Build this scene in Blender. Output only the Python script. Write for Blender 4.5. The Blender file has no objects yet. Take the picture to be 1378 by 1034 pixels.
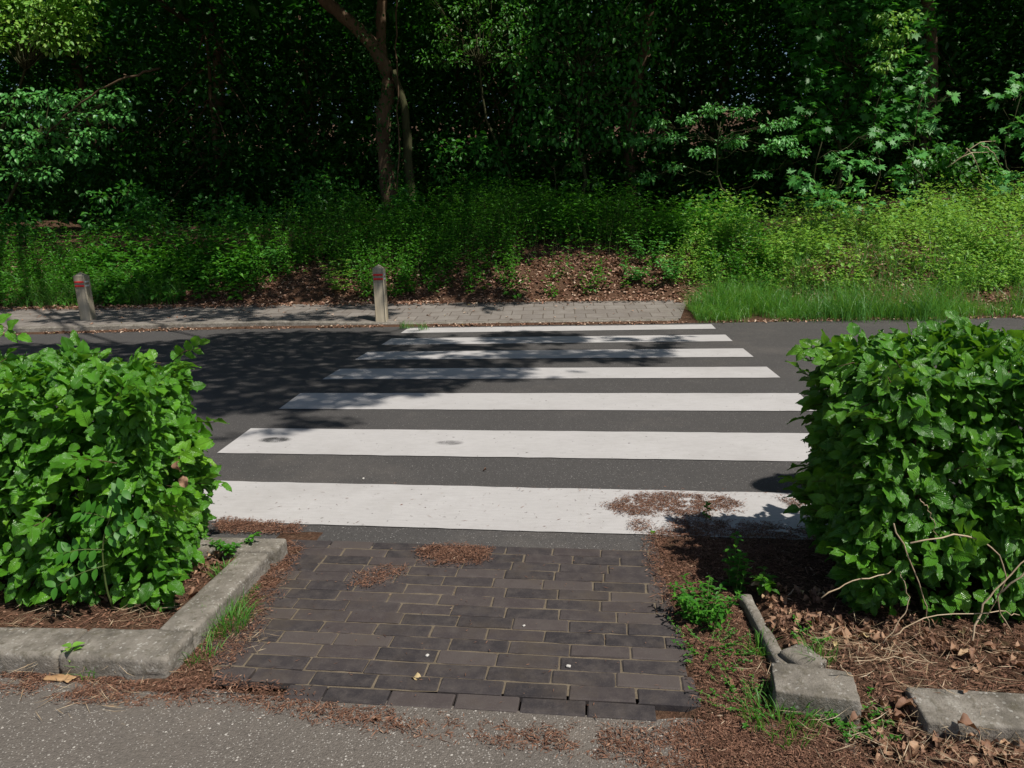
import bpy, bmesh, math, random
import numpy as np
from mathutils import Vector, Matrix, Euler

random.seed(7)
RNG = np.random.default_rng(11)
S = bpy.context.scene
C = S.collection
A = np.array

# ------------------------------------------------------------------ camera
F, PITCH, YAW, ROLL = 996.507, -0.215744, 0.0932687, 0.0233574
CAM = A([0.29960, -3.31543, 1.36035])
def _rot():
    cp, sp = math.cos(PITCH), math.sin(PITCH); cy, sy = math.cos(YAW), math.sin(YAW); cr, sr = math.cos(ROLL), math.sin(ROLL)
    return A([[cy, -sy, 0], [sy, cy, 0], [0, 0, 1]]) @ A([[1, 0, 0], [0, cp, -sp], [0, sp, cp]]) @ A([[cr, 0, sr], [0, 1, 0], [-sr, 0, cr]])
RM = _rot()
def ray(px, py): return RM @ A([(px - 689) / F, 1, (517 - py) / F])
def at(px, py, z=0.0):
    d = ray(px, py); return CAM + d * ((z - CAM[2]) / d[2])
def aty(px, py, Y):
    d = ray(px, py); return CAM + d * ((Y - CAM[1]) / d[1])
cam = bpy.data.cameras.new('camera'); co = bpy.data.objects.new('camera', cam); C.objects.link(co)
cam.sensor_width = 36; cam.lens = F / 1378 * 36; cam.clip_end = 2000; cam.clip_start = 0.02
m = Matrix.Identity(4)
R3 = np.stack([RM[:, 0], RM[:, 2], -RM[:, 1]], 1)
for i in range(3):
    for j in range(3): m[i][j] = R3[i][j]
    m[i][3] = CAM[i]
co.matrix_world = m
S.camera = co

# ------------------------------------------------------------------ light
TRAV = A([-0.52, 0.39, -1.0])                       # the way sunlight travels, per metre of fall
EL = math.atan2(1, math.hypot(.52, .39))
w = bpy.data.worlds.new('World'); S.world = w; w.use_nodes = True
nt = w.node_tree; sky = nt.nodes.new('ShaderNodeTexSky'); sky.sky_type = 'NISHITA'; sky.sun_disc = False
sky.sun_elevation = EL; sky.sun_rotation = math.atan2(.52, -.39)
bg = nt.nodes['Background']; nt.links.new(sky.outputs[0], bg.inputs[0]); bg.inputs[1].default_value = SKY = 0.065
sl = bpy.data.lights.new('sun', 'SUN'); sl.energy = 4.4; sl.angle = math.radians(.55); sl.color = (1, .955, .88)
so = bpy.data.objects.new('sun', sl); C.objects.link(so); so.location = (8, -6, 15)
so.rotation_euler = Vector(TRAV).to_track_quat('-Z', 'Y').to_euler()
S.view_settings.view_transform = 'Standard'; S.view_settings.look = 'None'
S.view_settings.exposure = 0.16; S.view_settings.gamma = 1
S.cycles.max_bounces = 6; S.cycles.diffuse_bounces = 3; S.cycles.transmission_bounces = 4; S.cycles.transparent_max_bounces = 4
S.cycles.use_denoising = True

# ------------------------------------------------------------------ noise in numpy
def _h(ix, iy, iz, s):
    v = np.sin(ix * 127.1 + iy * 311.7 + iz * 74.7 + s * 53.3) * 43758.5453
    return v - np.floor(v)
def vn(x, y, z=None, s=0):
    z = np.zeros_like(x) if z is None else z
    ix, iy, iz = np.floor(x), np.floor(y), np.floor(z)
    f = [x - ix, y - iy, z - iz]; f = [t * t * (3 - 2 * t) for t in f]
    r = 0
    for a in (0, 1):
        for b in (0, 1):
            for c in (0, 1):
                r = r + _h(ix + a, iy + b, iz + c, s) * (f[0] if a else 1 - f[0]) * (f[1] if b else 1 - f[1]) * (f[2] if c else 1 - f[2])
    return r
def fbm(x, y, z=None, s=0, o=3):
    r = 0; t = 0
    for k in range(o):
        q = 2.03 ** k; r = r + vn(x * q, y * q, None if z is None else z * q, s + k) / 2 ** k; t += 1 / 2 ** k
    return r / t
def unit(v): return v / np.maximum(np.linalg.norm(v, axis=-1, keepdims=True), 1e-9)
def rnd(n, a=0., b=1.): return RNG.uniform(a, b, n)
def rv(n): return unit(RNG.normal(size=(n, 3)))

# ------------------------------------------------------------------ terrain height
def road_edge(X): return np.interp(X, [-60, -12, -7.6, -4.6, -2, 1.5, 4.3, 6, 12, 60], [3.5, 5.3, 6.03, 6.42, 6.45, 6.52, 6.66, 6.74, 7.0, 9.0])
def bank_start(X): return np.interp(X, [-60, -12, 1.3, 2.6, 4.0, 60], [6.0, 8.0, 8.34, 8.0, 7.3, 8.4])
def bank(X, Y):
    d = np.maximum(Y - bank_start(X), 0)
    slope = np.interp(X, [-12, 0, 4, 10], [.42, .55, .46, .5])
    hmax = np.interp(X, [-12, 0, 4, 7, 12], [1.15, 1.25, 1.0, 1.5, 2.3])
    z = hmax * (1 - np.exp(-slope * d / hmax * 1.25)) + .05 * np.maximum(d - 3, 0) + .10 * np.maximum(d - 14, 0)
    z = np.minimum(z, 26)
    return z + np.clip(d, 0, 1) * (fbm(X * .8, Y * .8, s=3) - .5) * .3
def ground_h(X, Y):
    z = np.where(Y > road_edge(X) + .04, .02 + .12 * np.clip((Y - 6.9) / 1.4, 0, 1) + bank(X, Y), -.012)
    bedl = (X < -1.03) & (Y > -1.3) & (Y < -.55); bedr = (X > .93) & (Y > -1.42) & (Y < -.42)
    z = np.where(bedl, .05 + .035 * (fbm(X * 9, Y * 9, s=5) - .5), z)
    z = np.where(bedr, .045 + .05 * (fbm(X * 7, Y * 7, s=6) - .5), z)
    strip = (~bedr) & (~bedl) & (((X > .62) & (Y > -1.7)) | ((X < -.84) & (X > -1.06) & (Y > -1.46))) & (Y < -.25)
    return np.where(strip, .002 + .014 * fbm(X * 12, Y * 12, s=8), z)

# ------------------------------------------------------------------ materials
def NM(name):
    mt = bpy.data.materials.new(name); mt.use_nodes = True
    t = mt.node_tree; b = t.nodes['Principled BSDF']
    class K: pass
    k = K(); k.m = mt; k.t = t; k.b = b
    def n(kind, **kw):
        nd = t.nodes.new('ShaderNode' + kind)
        for a, v in kw.items():
            if a.startswith('i_'):
                key = a[2:]; key = int(key) if key.isdigit() else key.replace('_', ' ')
                if hasattr(v, 'is_output'): t.links.new(v, nd.inputs[key])
                else: nd.inputs[key].default_value = v
            else: setattr(nd, a, v)
        return nd
    def ramp(fac, *stops):
        r = n('ValToRGB'); t.links.new(fac, r.inputs[0]); e = r.color_ramp.elements
        while len(e) < len(stops): e.new(.5)
        for q, (p, c) in zip(e, stops): q.position = p; q.color = (*c, 1) if len(c) == 3 else c
        return r.outputs[0]
    def mix(fac, a, b_, mode='MIX'):
        x = n('Mix', data_type='RGBA', blend_type=mode)
        for idx, v in ((0, fac), (6, a), (7, b_)):
            if hasattr(v, 'is_output'): t.links.new(v, x.inputs[idx])
            else: x.inputs[idx].default_value = v if idx == 0 else (*v, 1)
        return x.outputs[2]
    def math_(op, a, b_=0., c=0.):
        x = n('Math', operation=op)
        for i, v in enumerate((a, b_, c)):
            if hasattr(v, 'is_output'): t.links.new(v, x.inputs[i])
            else: x.inputs[i].default_value = v
        return x.outputs[0]
    def noise(scale, det=4, rough=.6, vec=None, dist=0.):
        x = n('TexNoise', i_Scale=scale, i_Detail=det, i_Roughness=rough, i_Distortion=dist)
        t.links.new(vec or k.co, x.inputs['Vector']); return x.outputs['Fac']
    def set_(**kw):
        for a, v in kw.items():
            i = b.inputs[a.replace('_', ' ')]
            if hasattr(v, 'is_output'): t.links.new(v, i)
            else: i.default_value = (*v, 1) if isinstance(v, tuple) and len(v) == 3 else v
    def bump(h, strength=.5, dist=.01):
        x = n('Bump', i_Strength=strength, i_Distance=dist); t.links.new(h, x.inputs['Height']); t.links.new(x.outputs[0], b.inputs['Normal'])
    k.co = n('TexCoord').outputs['Object']
    k.n, k.ramp, k.mix, k.math, k.noise, k.set, k.bump = n, ramp, mix, math_, noise, set_, bump
    return k
def rnd_attr(k): return k.n('Attribute', attribute_name='rnd').outputs['Fac']

def leaf_mat(name, stops, trans, rough=.42, tr=.25, veins=0., spec=.5):
    k = NM(name); r = rnd_attr(k); col = k.ramp(r, *stops)
    if veins:
        uv = k.n('UVMap').outputs[0]; sp = k.n('SeparateXYZ'); k.t.links.new(uv, sp.inputs[0])
        v = k.math('ABSOLUTE', k.math('SUBTRACT', sp.outputs[1], .5))
        ph = k.math('SUBTRACT', k.math('MULTIPLY', sp.outputs[0], 9.), k.math('MULTIPLY', v, 7.))
        sn = k.math('SINE', k.math('MULTIPLY', ph, 6.2832))
        vein = k.math('POWER', k.math('MULTIPLY_ADD', sn, .5, .5), 6.)
        mid = k.n('MapRange', i_1=0., i_2=.035, i_3=1., i_4=0.); k.t.links.new(v, mid.inputs[0])
        allv = k.math('MAXIMUM', k.math('MULTIPLY', vein, .55), mid.outputs[0])
        col = k.mix(k.math('MULTIPLY', allv, .35), col, (.16, .27, .06))
        sp2 = k.noise(60, 2)
        col = k.mix(k.math('MULTIPLY', sp2, .25), col, (.03, .08, .008))
        hgt = k.math('SUBTRACT', k.math('MULTIPLY', sn, -.5), k.math('MULTIPLY', mid.outputs[0], 1.2))
        k.bump(hgt, veins, .0016)
    k.set(Base_Color=col, Roughness=rough, Specular_IOR_Level=spec)
    tl = k.n('BsdfTranslucent'); tl.inputs[0].default_value = (*trans, 1)
    mx = k.n('MixShader', i_0=tr); out = k.t.nodes['Material Output']
    k.t.links.new(k.b.outputs[0], mx.inputs[1]); k.t.links.new(tl.outputs[0], mx.inputs[2]); k.t.links.new(mx.outputs[0], out.inputs[0])
    return k.m
M = {}
M['hedge_leaf'] = leaf_mat('hedge leaf', ((0, (.038, .145, .012)), (.45, (.078, .265, .015)), (.8, (.135, .37, .022)), (.95, (.22, .45, .03)), (1, (.34, .34, .06))), (.28, .66, .03), .32, .2, .9, .6)
M['hedge_leaf_dark'] = leaf_mat('dark hedge leaf', ((0, (.038, .14, .012)), (.5, (.072, .24, .016)), (.85, (.125, .34, .022)), (.96, (.20, .42, .03)), (1, (.30, .30, .07))), (.26, .60, .03), .32, .2, .9, .6)
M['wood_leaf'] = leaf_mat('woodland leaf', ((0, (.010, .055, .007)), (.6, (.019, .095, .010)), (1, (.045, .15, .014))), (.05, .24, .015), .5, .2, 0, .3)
M['maple_leaf'] = leaf_mat('maple leaf', ((0, (.06, .22, .050)), (.6, (.11, .34, .080)), (1, (.17, .44, .09))), (.20, .58, .08), .42, .25)
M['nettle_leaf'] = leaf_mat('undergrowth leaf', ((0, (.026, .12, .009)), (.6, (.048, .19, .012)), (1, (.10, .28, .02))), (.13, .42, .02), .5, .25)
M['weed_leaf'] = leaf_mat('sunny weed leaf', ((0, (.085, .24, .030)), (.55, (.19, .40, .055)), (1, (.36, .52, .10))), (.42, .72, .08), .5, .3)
M['grass_blade'] = leaf_mat('grass blade', ((0, (.045, .17, .028)), (.6, (.095, .27, .035)), (.93, (.18, .35, .05)), (1, (.40, .33, .14))), (.26, .56, .04), .45, .3)
M['dead_leaf'] = leaf_mat('dead leaf', ((0, (.09, .042, .026)), (.5, (.25, .130, .075)), (.85, (.40, .24, .145)), (.95, (.48, .34, .19)), (1, (.55, .45, .2))), (.2, .09, .03), .7, .12)
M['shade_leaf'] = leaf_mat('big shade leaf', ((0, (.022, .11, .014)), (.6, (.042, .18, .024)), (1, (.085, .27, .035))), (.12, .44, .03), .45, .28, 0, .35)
M['bank_leaf'] = leaf_mat('bank leaf litter', ((0, (.12, .052, .032)), (.4, (.30, .155, .10)), (.75, (.48, .31, .215)), (.95, (.62, .48, .36)), (1, (.66, .54, .14))), (.3, .15, .06), .7, .12)
M['litter'] = leaf_mat('brown litter', ((0, (.065, .030, .018)), (.5, (.19, .090, .054)), (.85, (.32, .17, .105)), (1, (.52, .40, .28))), (.1, .05, .02), .85, .06)
M['straw'] = leaf_mat('pale straw', ((0, (.22, .14, .08)), (.6, (.42, .31, .19)), (1, (.56, .46, .32))), (.3, .2, .1), .7, .06)
def simple(name, c1, c2, scale, rough=.85, bumps=.5, bd=.004, spec=.3, stretch=None):
    k = NM(name); vec = k.co
    if stretch:
        mp = k.n('Mapping'); k.t.links.new(k.co, mp.inputs[0]); mp.inputs['Scale'].default_value = stretch; vec = mp.outputs[0]
    f = k.noise(scale, 6, .65, vec); g = k.noise(scale * .13, 3, .6, vec)
    k.set(Base_Color=k.mix(k.math('MULTIPLY_ADD', g, 1.6, -.4), k.ramp(f, (.25, c1), (.75, c2)), tuple(x * .6 for x in c1), 'MIX') if False else k.ramp(k.math('MULTIPLY_ADD', g, .6, k.math('MULTIPLY', f, .5)), (.3, c1), (.8, c2)), Roughness=rough, Specular_IOR_Level=spec)
    k.bump(f, bumps, bd); return k.m
M['bark'] = simple('bark', (.05, .034, .02), (.20, .13, .08), 26, .9, 1, .02, .2, (1, 1, .22))
M['mossy_bark'] = simple('mossy bark', (.03, .034, .014), (.09, .085, .04), 26, .9, 1, .02, .2, (1, 1, .22))
M['twig'] = simple('twig', (.06, .035, .02), (.14, .09, .05), 60, .8)
M['green_stem'] = simple('green stem', (.07, .12, .03), (.13, .16, .05), 60, .6)
M['cane'] = simple('dry cane', (.32, .22, .13), (.58, .46, .32), 80, .65, .5, .002, .3, (1, 1, 1))
M['wood_post'] = simple('weathered post wood', (.26, .225, .16), (.56, .49, .37), 40, .85, .6, .004, .2, (1, 1, .10))
M['red_band'] = simple('red band', (.62, .015, .02), (.72, .025, .03), 80, .45, .1, .001)
M['white_band'] = simple('white band', (.62, .64, .64), (.78, .80, .80), 80, .35, .1, .001)
M['grey_metal'] = simple('galvanised steel', (.32, .33, .34), (.42, .43, .44), 30, .4, .1, .001); M['grey_metal'].node_tree.nodes['Principled BSDF'].inputs['Metallic'].default_value = .8
M['sign_face'] = simple('blue sign face', (.02, .10, .45), (.03, .12, .5), 20, .35, .05, .001)
M['stone'] = simple('pale pebble', (.4, .37, .33), (.7, .67, .62), 60, .7)
M['chip'] = simple('tan wood chip', (.30, .17, .08), (.52, .33, .17), 70, .85, .8, .004)

def concrete():
    k = NM('weathered concrete')
    f = k.noise(9, 6, .65); g = k.noise(130, 4, .7); h = k.noise(34, 5, .7)
    c = k.ramp(f, (.3, (.11, .098, .08)), (.55, (.235, .21, .178)), (.75, (.33, .305, .265)))
    v = k.n('TexVoronoi', i_Scale=150.); k.t.links.new(k.co, v.inputs['Vector'])
    c = k.mix(k.ramp(v.outputs['Color'], (.80, (0, 0, 0)), (.9, (.6, .6, .6))), c, (.46, .44, .40))
    c = k.mix(k.ramp(h, (.50, (0, 0, 0)), (.68, (.8, .8, .8))), c, (.10, .088, .062))
    k.set(Base_Color=c, Roughness=.92, Specular_IOR_Level=.2)
    k.bump(k.math('ADD', k.math('MULTIPLY', g, .5), h), .75, .009); return k.m
M['concrete'] = concrete()

def asphalt(name, base, lite, cell, sparse, big, rough=.9, bmp=.6):
    k = NM(name)
    v = k.n('TexVoronoi', i_Scale=cell); k.t.links.new(k.co, v.inputs['Vector'])
    v2 = k.n('TexVoronoi', i_Scale=cell * .47); k.t.links.new(k.co, v2.inputs['Vector'])
    sep = k.n('SeparateColor'); k.t.links.new(v.outputs['Color'], sep.inputs[0])
    sep2 = k.n('SeparateColor'); k.t.links.new(v2.outputs['Color'], sep2.inputs[0])
    b1 = k.mix(k.noise(big, 5, .6), tuple(x * .74 for x in base), tuple(x * 1.22 for x in base))
    c = k.mix(k.math('MULTIPLY', sep.outputs[0], .7), tuple(x * .42 for x in base), b1)
    c = k.mix(k.math('MULTIPLY', sep.outputs[1], .6), c, b1)
    inn = k.math('LESS_THAN', v.outputs['Distance'], .46)
    c = k.mix(k.math('MULTIPLY', k.math('GREATER_THAN', sep.outputs[2], 1 - sparse), inn), c, lite)
    inn2 = k.math('LESS_THAN', v2.outputs['Distance'], .32)
    c = k.mix(k.math('MULTIPLY', k.math('GREATER_THAN', sep2.outputs[1], 1 - sparse * .5), inn2), c, tuple(min(.75, x * 1.35) for x in lite))
    mp = k.n('Mapping'); k.t.links.new(k.co, mp.inputs[0]); mp.inputs['Scale'].default_value = (.22, 1.3, 1)
    c = k.mix(k.ramp(k.noise(1., 6, .7, mp.outputs[0]), (.42, (.4, .4, .4)), (.66, (0, 0, 0))), c, tuple(x * .62 for x in base))
    c = k.mix(k.ramp(k.noise(.7, 6, .75), (.52, (0, 0, 0)), (.74, (.5, .5, .5))), c, tuple(x * t for x, t in zip(base, (1.45, 1.36, 1.25))))
    k.set(Base_Color=c, Roughness=rough, Specular_IOR_Level=.25)
    k.bump(k.math('ADD', k.math('MULTIPLY', v.outputs['Distance'], -1.), k.math('MULTIPLY', k.noise(cell * 1.7, 2), .5)), bmp, .004)
    return k.m, k, c
M['road'], _, _ = asphalt('road asphalt', (.106, .099, .095), (.27, .255, .24), 210., .03, 1.6)
M['path'], kp, cpath = asphalt('path asphalt', (.200, .174, .150), (.44, .41, .37), 200., .10, 3.2, bmp=.7)

def paint():
    k = NM('crossing paint')
    c = k.mix(k.noise(2.2, 5, .65), (.40, .382, .37), (.55, .53, .52))
    c = k.mix(k.ramp(k.noise(.9, 6, .75), (.50, (0, 0, 0)), (.70, (.5, .5, .5))), c, (.32, .30, .285))
    mp = k.n('Mapping'); k.t.links.new(k.co, mp.inputs[0]); mp.inputs['Scale'].default_value = (9, 55, 1)
    s = k.noise(1., 5, .75, mp.outputs[0])
    c = k.mix(k.ramp(s, (.46, (0, 0, 0)), (.72, (.6, .6, .6))), c, (.37, .35, .34))
    fine = k.noise(240, 3, .7); c = k.mix(k.ramp(fine, (.48, (0, 0, 0)), (.72, (.5, .5, .5))), c, (.36, .34, .33))
    sp = k.noise(34, 2, .5); c = k.mix(k.ramp(sp, (.70, (0, 0, 0)), (.76, (.85, .85, .85))), c, (.10, .085, .075))
    # two rubber scuffs on the second stripe, a few cross seams on the nearest one
    g = k.math('ADD', k.math('MULTIPLY', k.noise(110, 6, .85), .65), k.math('MULTIPLY', k.noise(17, 3, .6), .35))
    for (px, py, rx, ry, am) in ((370, 593, .105, .062, 1.), (605, 597, .085, .05, .7), (452, 507, .13, .06, .5)):
        p = at(px, py)
        q = k.n('VectorMath', operation='SUBTRACT'); k.t.links.new(k.co, q.inputs[0]); q.inputs[1].default_value = (p[0], p[1], 0)
        d = k.n('VectorMath', operation='MULTIPLY'); k.t.links.new(q.outputs[0], d.inputs[0]); d.inputs[1].default_value = (1 / rx, 1 / ry, 0)
        ln = k.n('VectorMath', operation='LENGTH'); k.t.links.new(d.outputs[0], ln.inputs[0])
        e = k.n('Clamp', i_0=k.math('MULTIPLY', k.math('SUBTRACT', 1.15, ln.outputs['Value']), 2.5)).outputs[0]; e = k.math('MULTIPLY', e, k.n('Clamp', i_0=k.math('MULTIPLY', k.math('SUBTRACT', g, .40), 9.)).outputs[0])
        c = k.mix(k.math('MULTIPLY', e, am * .9), c, (.03, .03, .03))
    sx = k.n('SeparateXYZ'); k.t.links.new(k.co, sx.inputs[0])
    for x0 in (-1.05, -.62, .32, .95):
        d = k.math('ABSOLUTE', k.math('ADD', k.math('SUBTRACT', sx.outputs[0], x0), k.math('MULTIPLY', k.noise(8, 3), .03)))
        near = k.math('LESS_THAN', sx.outputs[1], .6)
        c = k.mix(k.math('MULTIPLY', k.math('MULTIPLY', k.math('LESS_THAN', d, .018), near), .22), c, (.42, .4, .38))
    k.set(Base_Color=c, Roughness=.8, Specular_IOR_Level=.25); k.bump(k.math('ADD', fine, k.math('MULTIPLY', s, .6)), .35, .003); return k.m
M['paint'] = paint()

def clinker():
    k = NM('dark clinker brick'); r = rnd_attr(k)
    c = k.ramp(r, (0, (.032, .028, .030)), (.4, (.046, .039, .040)), (.75, (.060, .048, .047)), (1, (.082, .067, .062)))
    f = k.noise(22, 6, .7); c = k.mix(k.ramp(f, (.42, (0, 0, 0)), (.72, (.7, .7, .7))), c, (.095, .080, .073))
    g = k.noise(260, 3, .7); c = k.mix(k.ramp(g, (.58, (0, 0, 0)), (.75, (.4, .4, .4))), c, (.21, .18, .155))
    h2 = k.noise(3.2, 5, .7); c = k.mix(k.ramp(h2, (.5, (0, 0, 0)), (.7, (.55, .55, .55))), c, (.085, .066, .050))
    k.set(Base_Color=c, Roughness=.85, Specular_IOR_Level=.25); k.bump(k.math('ADD', f, k.math('MULTIPLY', g, .5)), .5, .004); return k.m
M['clinker'] = clinker()
M['joint'] = simple('sandy joint', (.085, .065, .044), (.22, .178, .125), 150, .95, .8, .004)

def pavers():
    k = NM('grey paving')
    mp = k.n('Mapping'); k.t.links.new(k.co, mp.inputs[0]); mp.inputs['Rotation'].default_value = (0, 0, -.03)
    b = k.n('TexBrick', i_Scale=1., i_Mortar_Size=.008, i_Mortar_Smooth=.3, i_Bias=0.); b.offset = .5
    b.inputs['Brick Width'].default_value = .30; b.inputs['Row Height'].default_value = .30
    b.inputs['Color1'].default_value = (.20, .178, .16, 1); b.inputs['Color2'].default_value = (.26, .235, .21, 1); b.inputs['Mortar'].default_value = (.12, .10, .082, 1)
    k.t.links.new(mp.outputs[0], b.inputs['Vector'])
    f = k.noise(5, 6, .7); c = k.mix(k.ramp(f, (.4, (0, 0, 0)), (.75, (.6, .6, .6))), b.outputs['Color'], (.13, .105, .085))
    k.set(Base_Color=c, Roughness=.9, Specular_IOR_Level=.2)
    k.bump(k.math('ADD', k.math('MULTIPLY', b.outputs['Fac'], -1.), k.math('MULTIPLY', k.noise(90, 4), .3)), .6, .01); return k.m
M['pavers'] = pavers()
def soil():
    k = NM('soil')
    f = k.noise(3.5, 6, .7); g = k.noise(60, 4, .75); h = k.noise(14, 5, .7)
    c = k.ramp(g, (.3, (.045, .025, .016)), (.55, (.12, .066, .042)), (.78, (.25, .16, .105)))
    c = k.mix(k.ramp(h, (.5, (0, 0, 0)), (.7, (.8, .8, .8))), c, (.075, .052, .034))
    c = k.mix(k.ramp(f, (.58, (0, 0, 0)), (.72, (.5, .5, .5))), c, (.035, .05, .015))
    k.set(Base_Color=c, Roughness=.97, Specular_IOR_Level=.1); k.bump(k.math('ADD', g, h), .9, .02); return k.m
M['soil'] = soil()

# ------------------------------------------------------------------ mesh building
class G:                                             # collects geometry for ONE mesh
    def __init__(s): s.V = []; s.F = {3: [], 4: []}; s.U = []; s.R = []; s.n = 0
    def add(s, V, F3=None, F4=None, U=None, R=None):
        V = np.asarray(V, float).reshape(-1, 3); k = len(V)
        s.V.append(V)
        if F3 is not None and len(F3): s.F[3].append(np.asarray(F3, int).reshape(-1, 3) + s.n)
        if F4 is not None and len(F4): s.F[4].append(np.asarray(F4, int).reshape(-1, 4) + s.n)
        s.U.append(np.zeros((k, 2)) if U is None else U); s.R.append(np.broadcast_to(.5 if R is None else R, (k,)).astype(float)); s.n += k
        return s
    def mesh(s, name, mat, off, smooth=True):
        me = bpy.data.meshes.new(name)
        V = np.concatenate(s.V) - A(off)
        f3 = np.concatenate(s.F[3]) if s.F[3] else np.zeros((0, 3), int); f4 = np.concatenate(s.F[4]) if s.F[4] else np.zeros((0, 4), int)
        li = np.concatenate([f3.ravel(), f4.ravel()]).astype(np.int32)
        st = np.concatenate([np.arange(len(f3)) * 3, len(f3) * 3 + np.arange(len(f4)) * 4]).astype(np.int32)
        me.vertices.add(len(V)); me.loops.add(len(li)); me.polygons.add(len(st))
        me.vertices.foreach_set('co', V.astype(np.float32).ravel()); me.loops.foreach_set('vertex_index', li); me.polygons.foreach_set('loop_start', st)
        me.update(calc_edges=True)
        uv = me.uv_layers.new(name='UVMap'); uv.data.foreach_set('uv', np.concatenate(s.U)[li].astype(np.float32).ravel())
        at_ = me.attributes.new('rnd', 'FLOAT', 'POINT'); at_.data.foreach_set('value', np.concatenate(s.R).astype(np.float32))
        me.polygons.foreach_set('use_smooth', np.full(len(st), smooth)); me.materials.append(mat); me.update()
        return me
ORG = {}
def thing(name, label, cat, loc, group=None):
    o = bpy.data.objects.new(name, None); C.objects.link(o); o.location = loc; o.empty_display_size = .2
    o['label'] = label; o['category'] = cat
    if group: o['group'] = group
    ORG[o.name] = A(loc, float); return o
def part(name, g, mat, parent, label=None, smooth=True):
    off = ORG[parent.name]; o = bpy.data.objects.new(name, g.mesh(name, M[mat], off, smooth)); C.objects.link(o); o.parent = parent
    if label: o['label'] = label
    ORG[o.name] = off; return o
def single(name, g, mat, loc, label, cat, group=None, kind=None, smooth=True):
    o = bpy.data.objects.new(name, g.mesh(name, M[mat], loc, smooth)); C.objects.link(o); o.location = loc
    o['label'] = label; o['category'] = cat
    if group: o['group'] = group
    if kind: o['kind'] = kind
    ORG[o.name] = A(loc, float); return o

# leaf templates: (verts, tris, quads, uv); x across, y along, z up
def t_leaf(rows, cols, wid, fold=.18, droop=.18, wave=.03, tip=.9, serr=.0, seed=0):
    r = np.random.default_rng(seed); V = []; U = []
    for i in range(rows + 1):
        t = i / rows; wv = wid * (math.sin(math.pi * min(t ** .82, 1)) ** .8) * (1 if t < .98 else .02) + .004
        if serr and i % 2: wv *= 1 - serr
        for j in range(cols):
            s = (j / (cols - 1) - .5) * 2
            z = abs(s) * fold * wv * 2 - droop * t * t + (wave * math.sin(t * 9 + s * 2 + seed) * abs(s) if wave else 0)
            V.append((s * wv, t * tip, z)); U.append((t, s * .5 + .5))
    Q = [(i * cols + j, i * cols + j + 1, (i + 1) * cols + j + 1, (i + 1) * cols + j) for i in range(rows) for j in range(cols - 1)]
    return A(V), np.zeros((0, 3), int), A(Q), A(U)
def t_hex(wid=.3, fold=.12, droop=.12):              # small leaf: six corners folded on the midrib
    V = A([(0, 0, 0), (wid, .35, fold), (wid * .75, .72, fold * .6 - droop * .5), (0, 1, -droop), (-wid * .75, .72, fold * .6 - droop * .5), (-wid, .35, fold)])
    return V, np.zeros((0, 3), int), A([(0, 1, 2, 3), (0, 3, 4, 5)]), A([(0, .5), (.35, 1), (.7, .9), (1, .5), (.7, .1), (.35, 0)], float)
def t_maple():
    ang = [-90, -50, -20, 8, 25, 48, 62, 90]; rad = [.06, .36, .22, .60, .34, .66, .40, .78]
    pts = [(math.cos(math.radians(a)) * q, math.sin(math.radians(a)) * q + .12) for a, q in zip(ang, rad)]
    pts = pts + [(-x, y) for x, y in pts[-2:0:-1]]
    V = [(0, .12, 0)] + [(x, y, -.22 * (x * x + y * y) + .10 * abs(x)) for x, y in pts]
    n = len(pts); T = [(0, 1 + i, 1 + (i + 1) % n) for i in range(n)]
    return A(V, float), A(T), np.zeros((0, 4), int), A([(.5, .5)] * len(V), float)
def t_ivy(): return t_maple()
TL = [t_leaf(10, 5, .34, .16, .10 + .08 * s, .055, 1, .16, s) for s in range(4)]
TM = [t_leaf(4, 3, .30, .22, .2, .02, 1, 0, s) for s in range(2)]
TH = [t_hex(.30), t_hex(.26, .16, .22)]
TMA = [t_maple()]
TLONG = [t_hex(.14, .06, .14), t_hex(.18, .08, .1)]
TCURL = [t_leaf(6, 5, .34, .30 + .15 * s, .25 + .12 * s, .16, .9, .1, s + 5) for s in range(4)]

def leaves(g, P, D, N, size, tmpls, R=None):
    P = np.asarray(P); n = len(P)
    if n == 0: return g
    size = np.broadcast_to(size, (n,)); R = RNG.beta(2, 2.4, n) if R is None else np.broadcast_to(R, (n,))
    y = unit(D); z = unit(N - (N * y).sum(1, keepdims=True) * y); x = np.cross(y, z)
    which = RNG.integers(0, len(tmpls), n)
    for ti, (V, T, Q, U) in enumerate(tmpls):
        i = np.nonzero(which == ti)[0]
        if not len(i): continue
        k = len(V)
        W = P[i][:, None, :] + size[i][:, None, None] * (V[None, :, 0:1] * x[i][:, None] + V[None, :, 1:2] * y[i][:, None] + V[None, :, 2:3] * z[i][:, None])
        o = (np.arange(len(i)) * k)[:, None, None]
        g.add(W.reshape(-1, 3), (T[None] + o).reshape(-1, 3) if len(T) else None, (Q[None] + o).reshape(-1, 4) if len(Q) else None, np.tile(U, (len(i), 1)), np.repeat(R[i], k))
    return g
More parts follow.
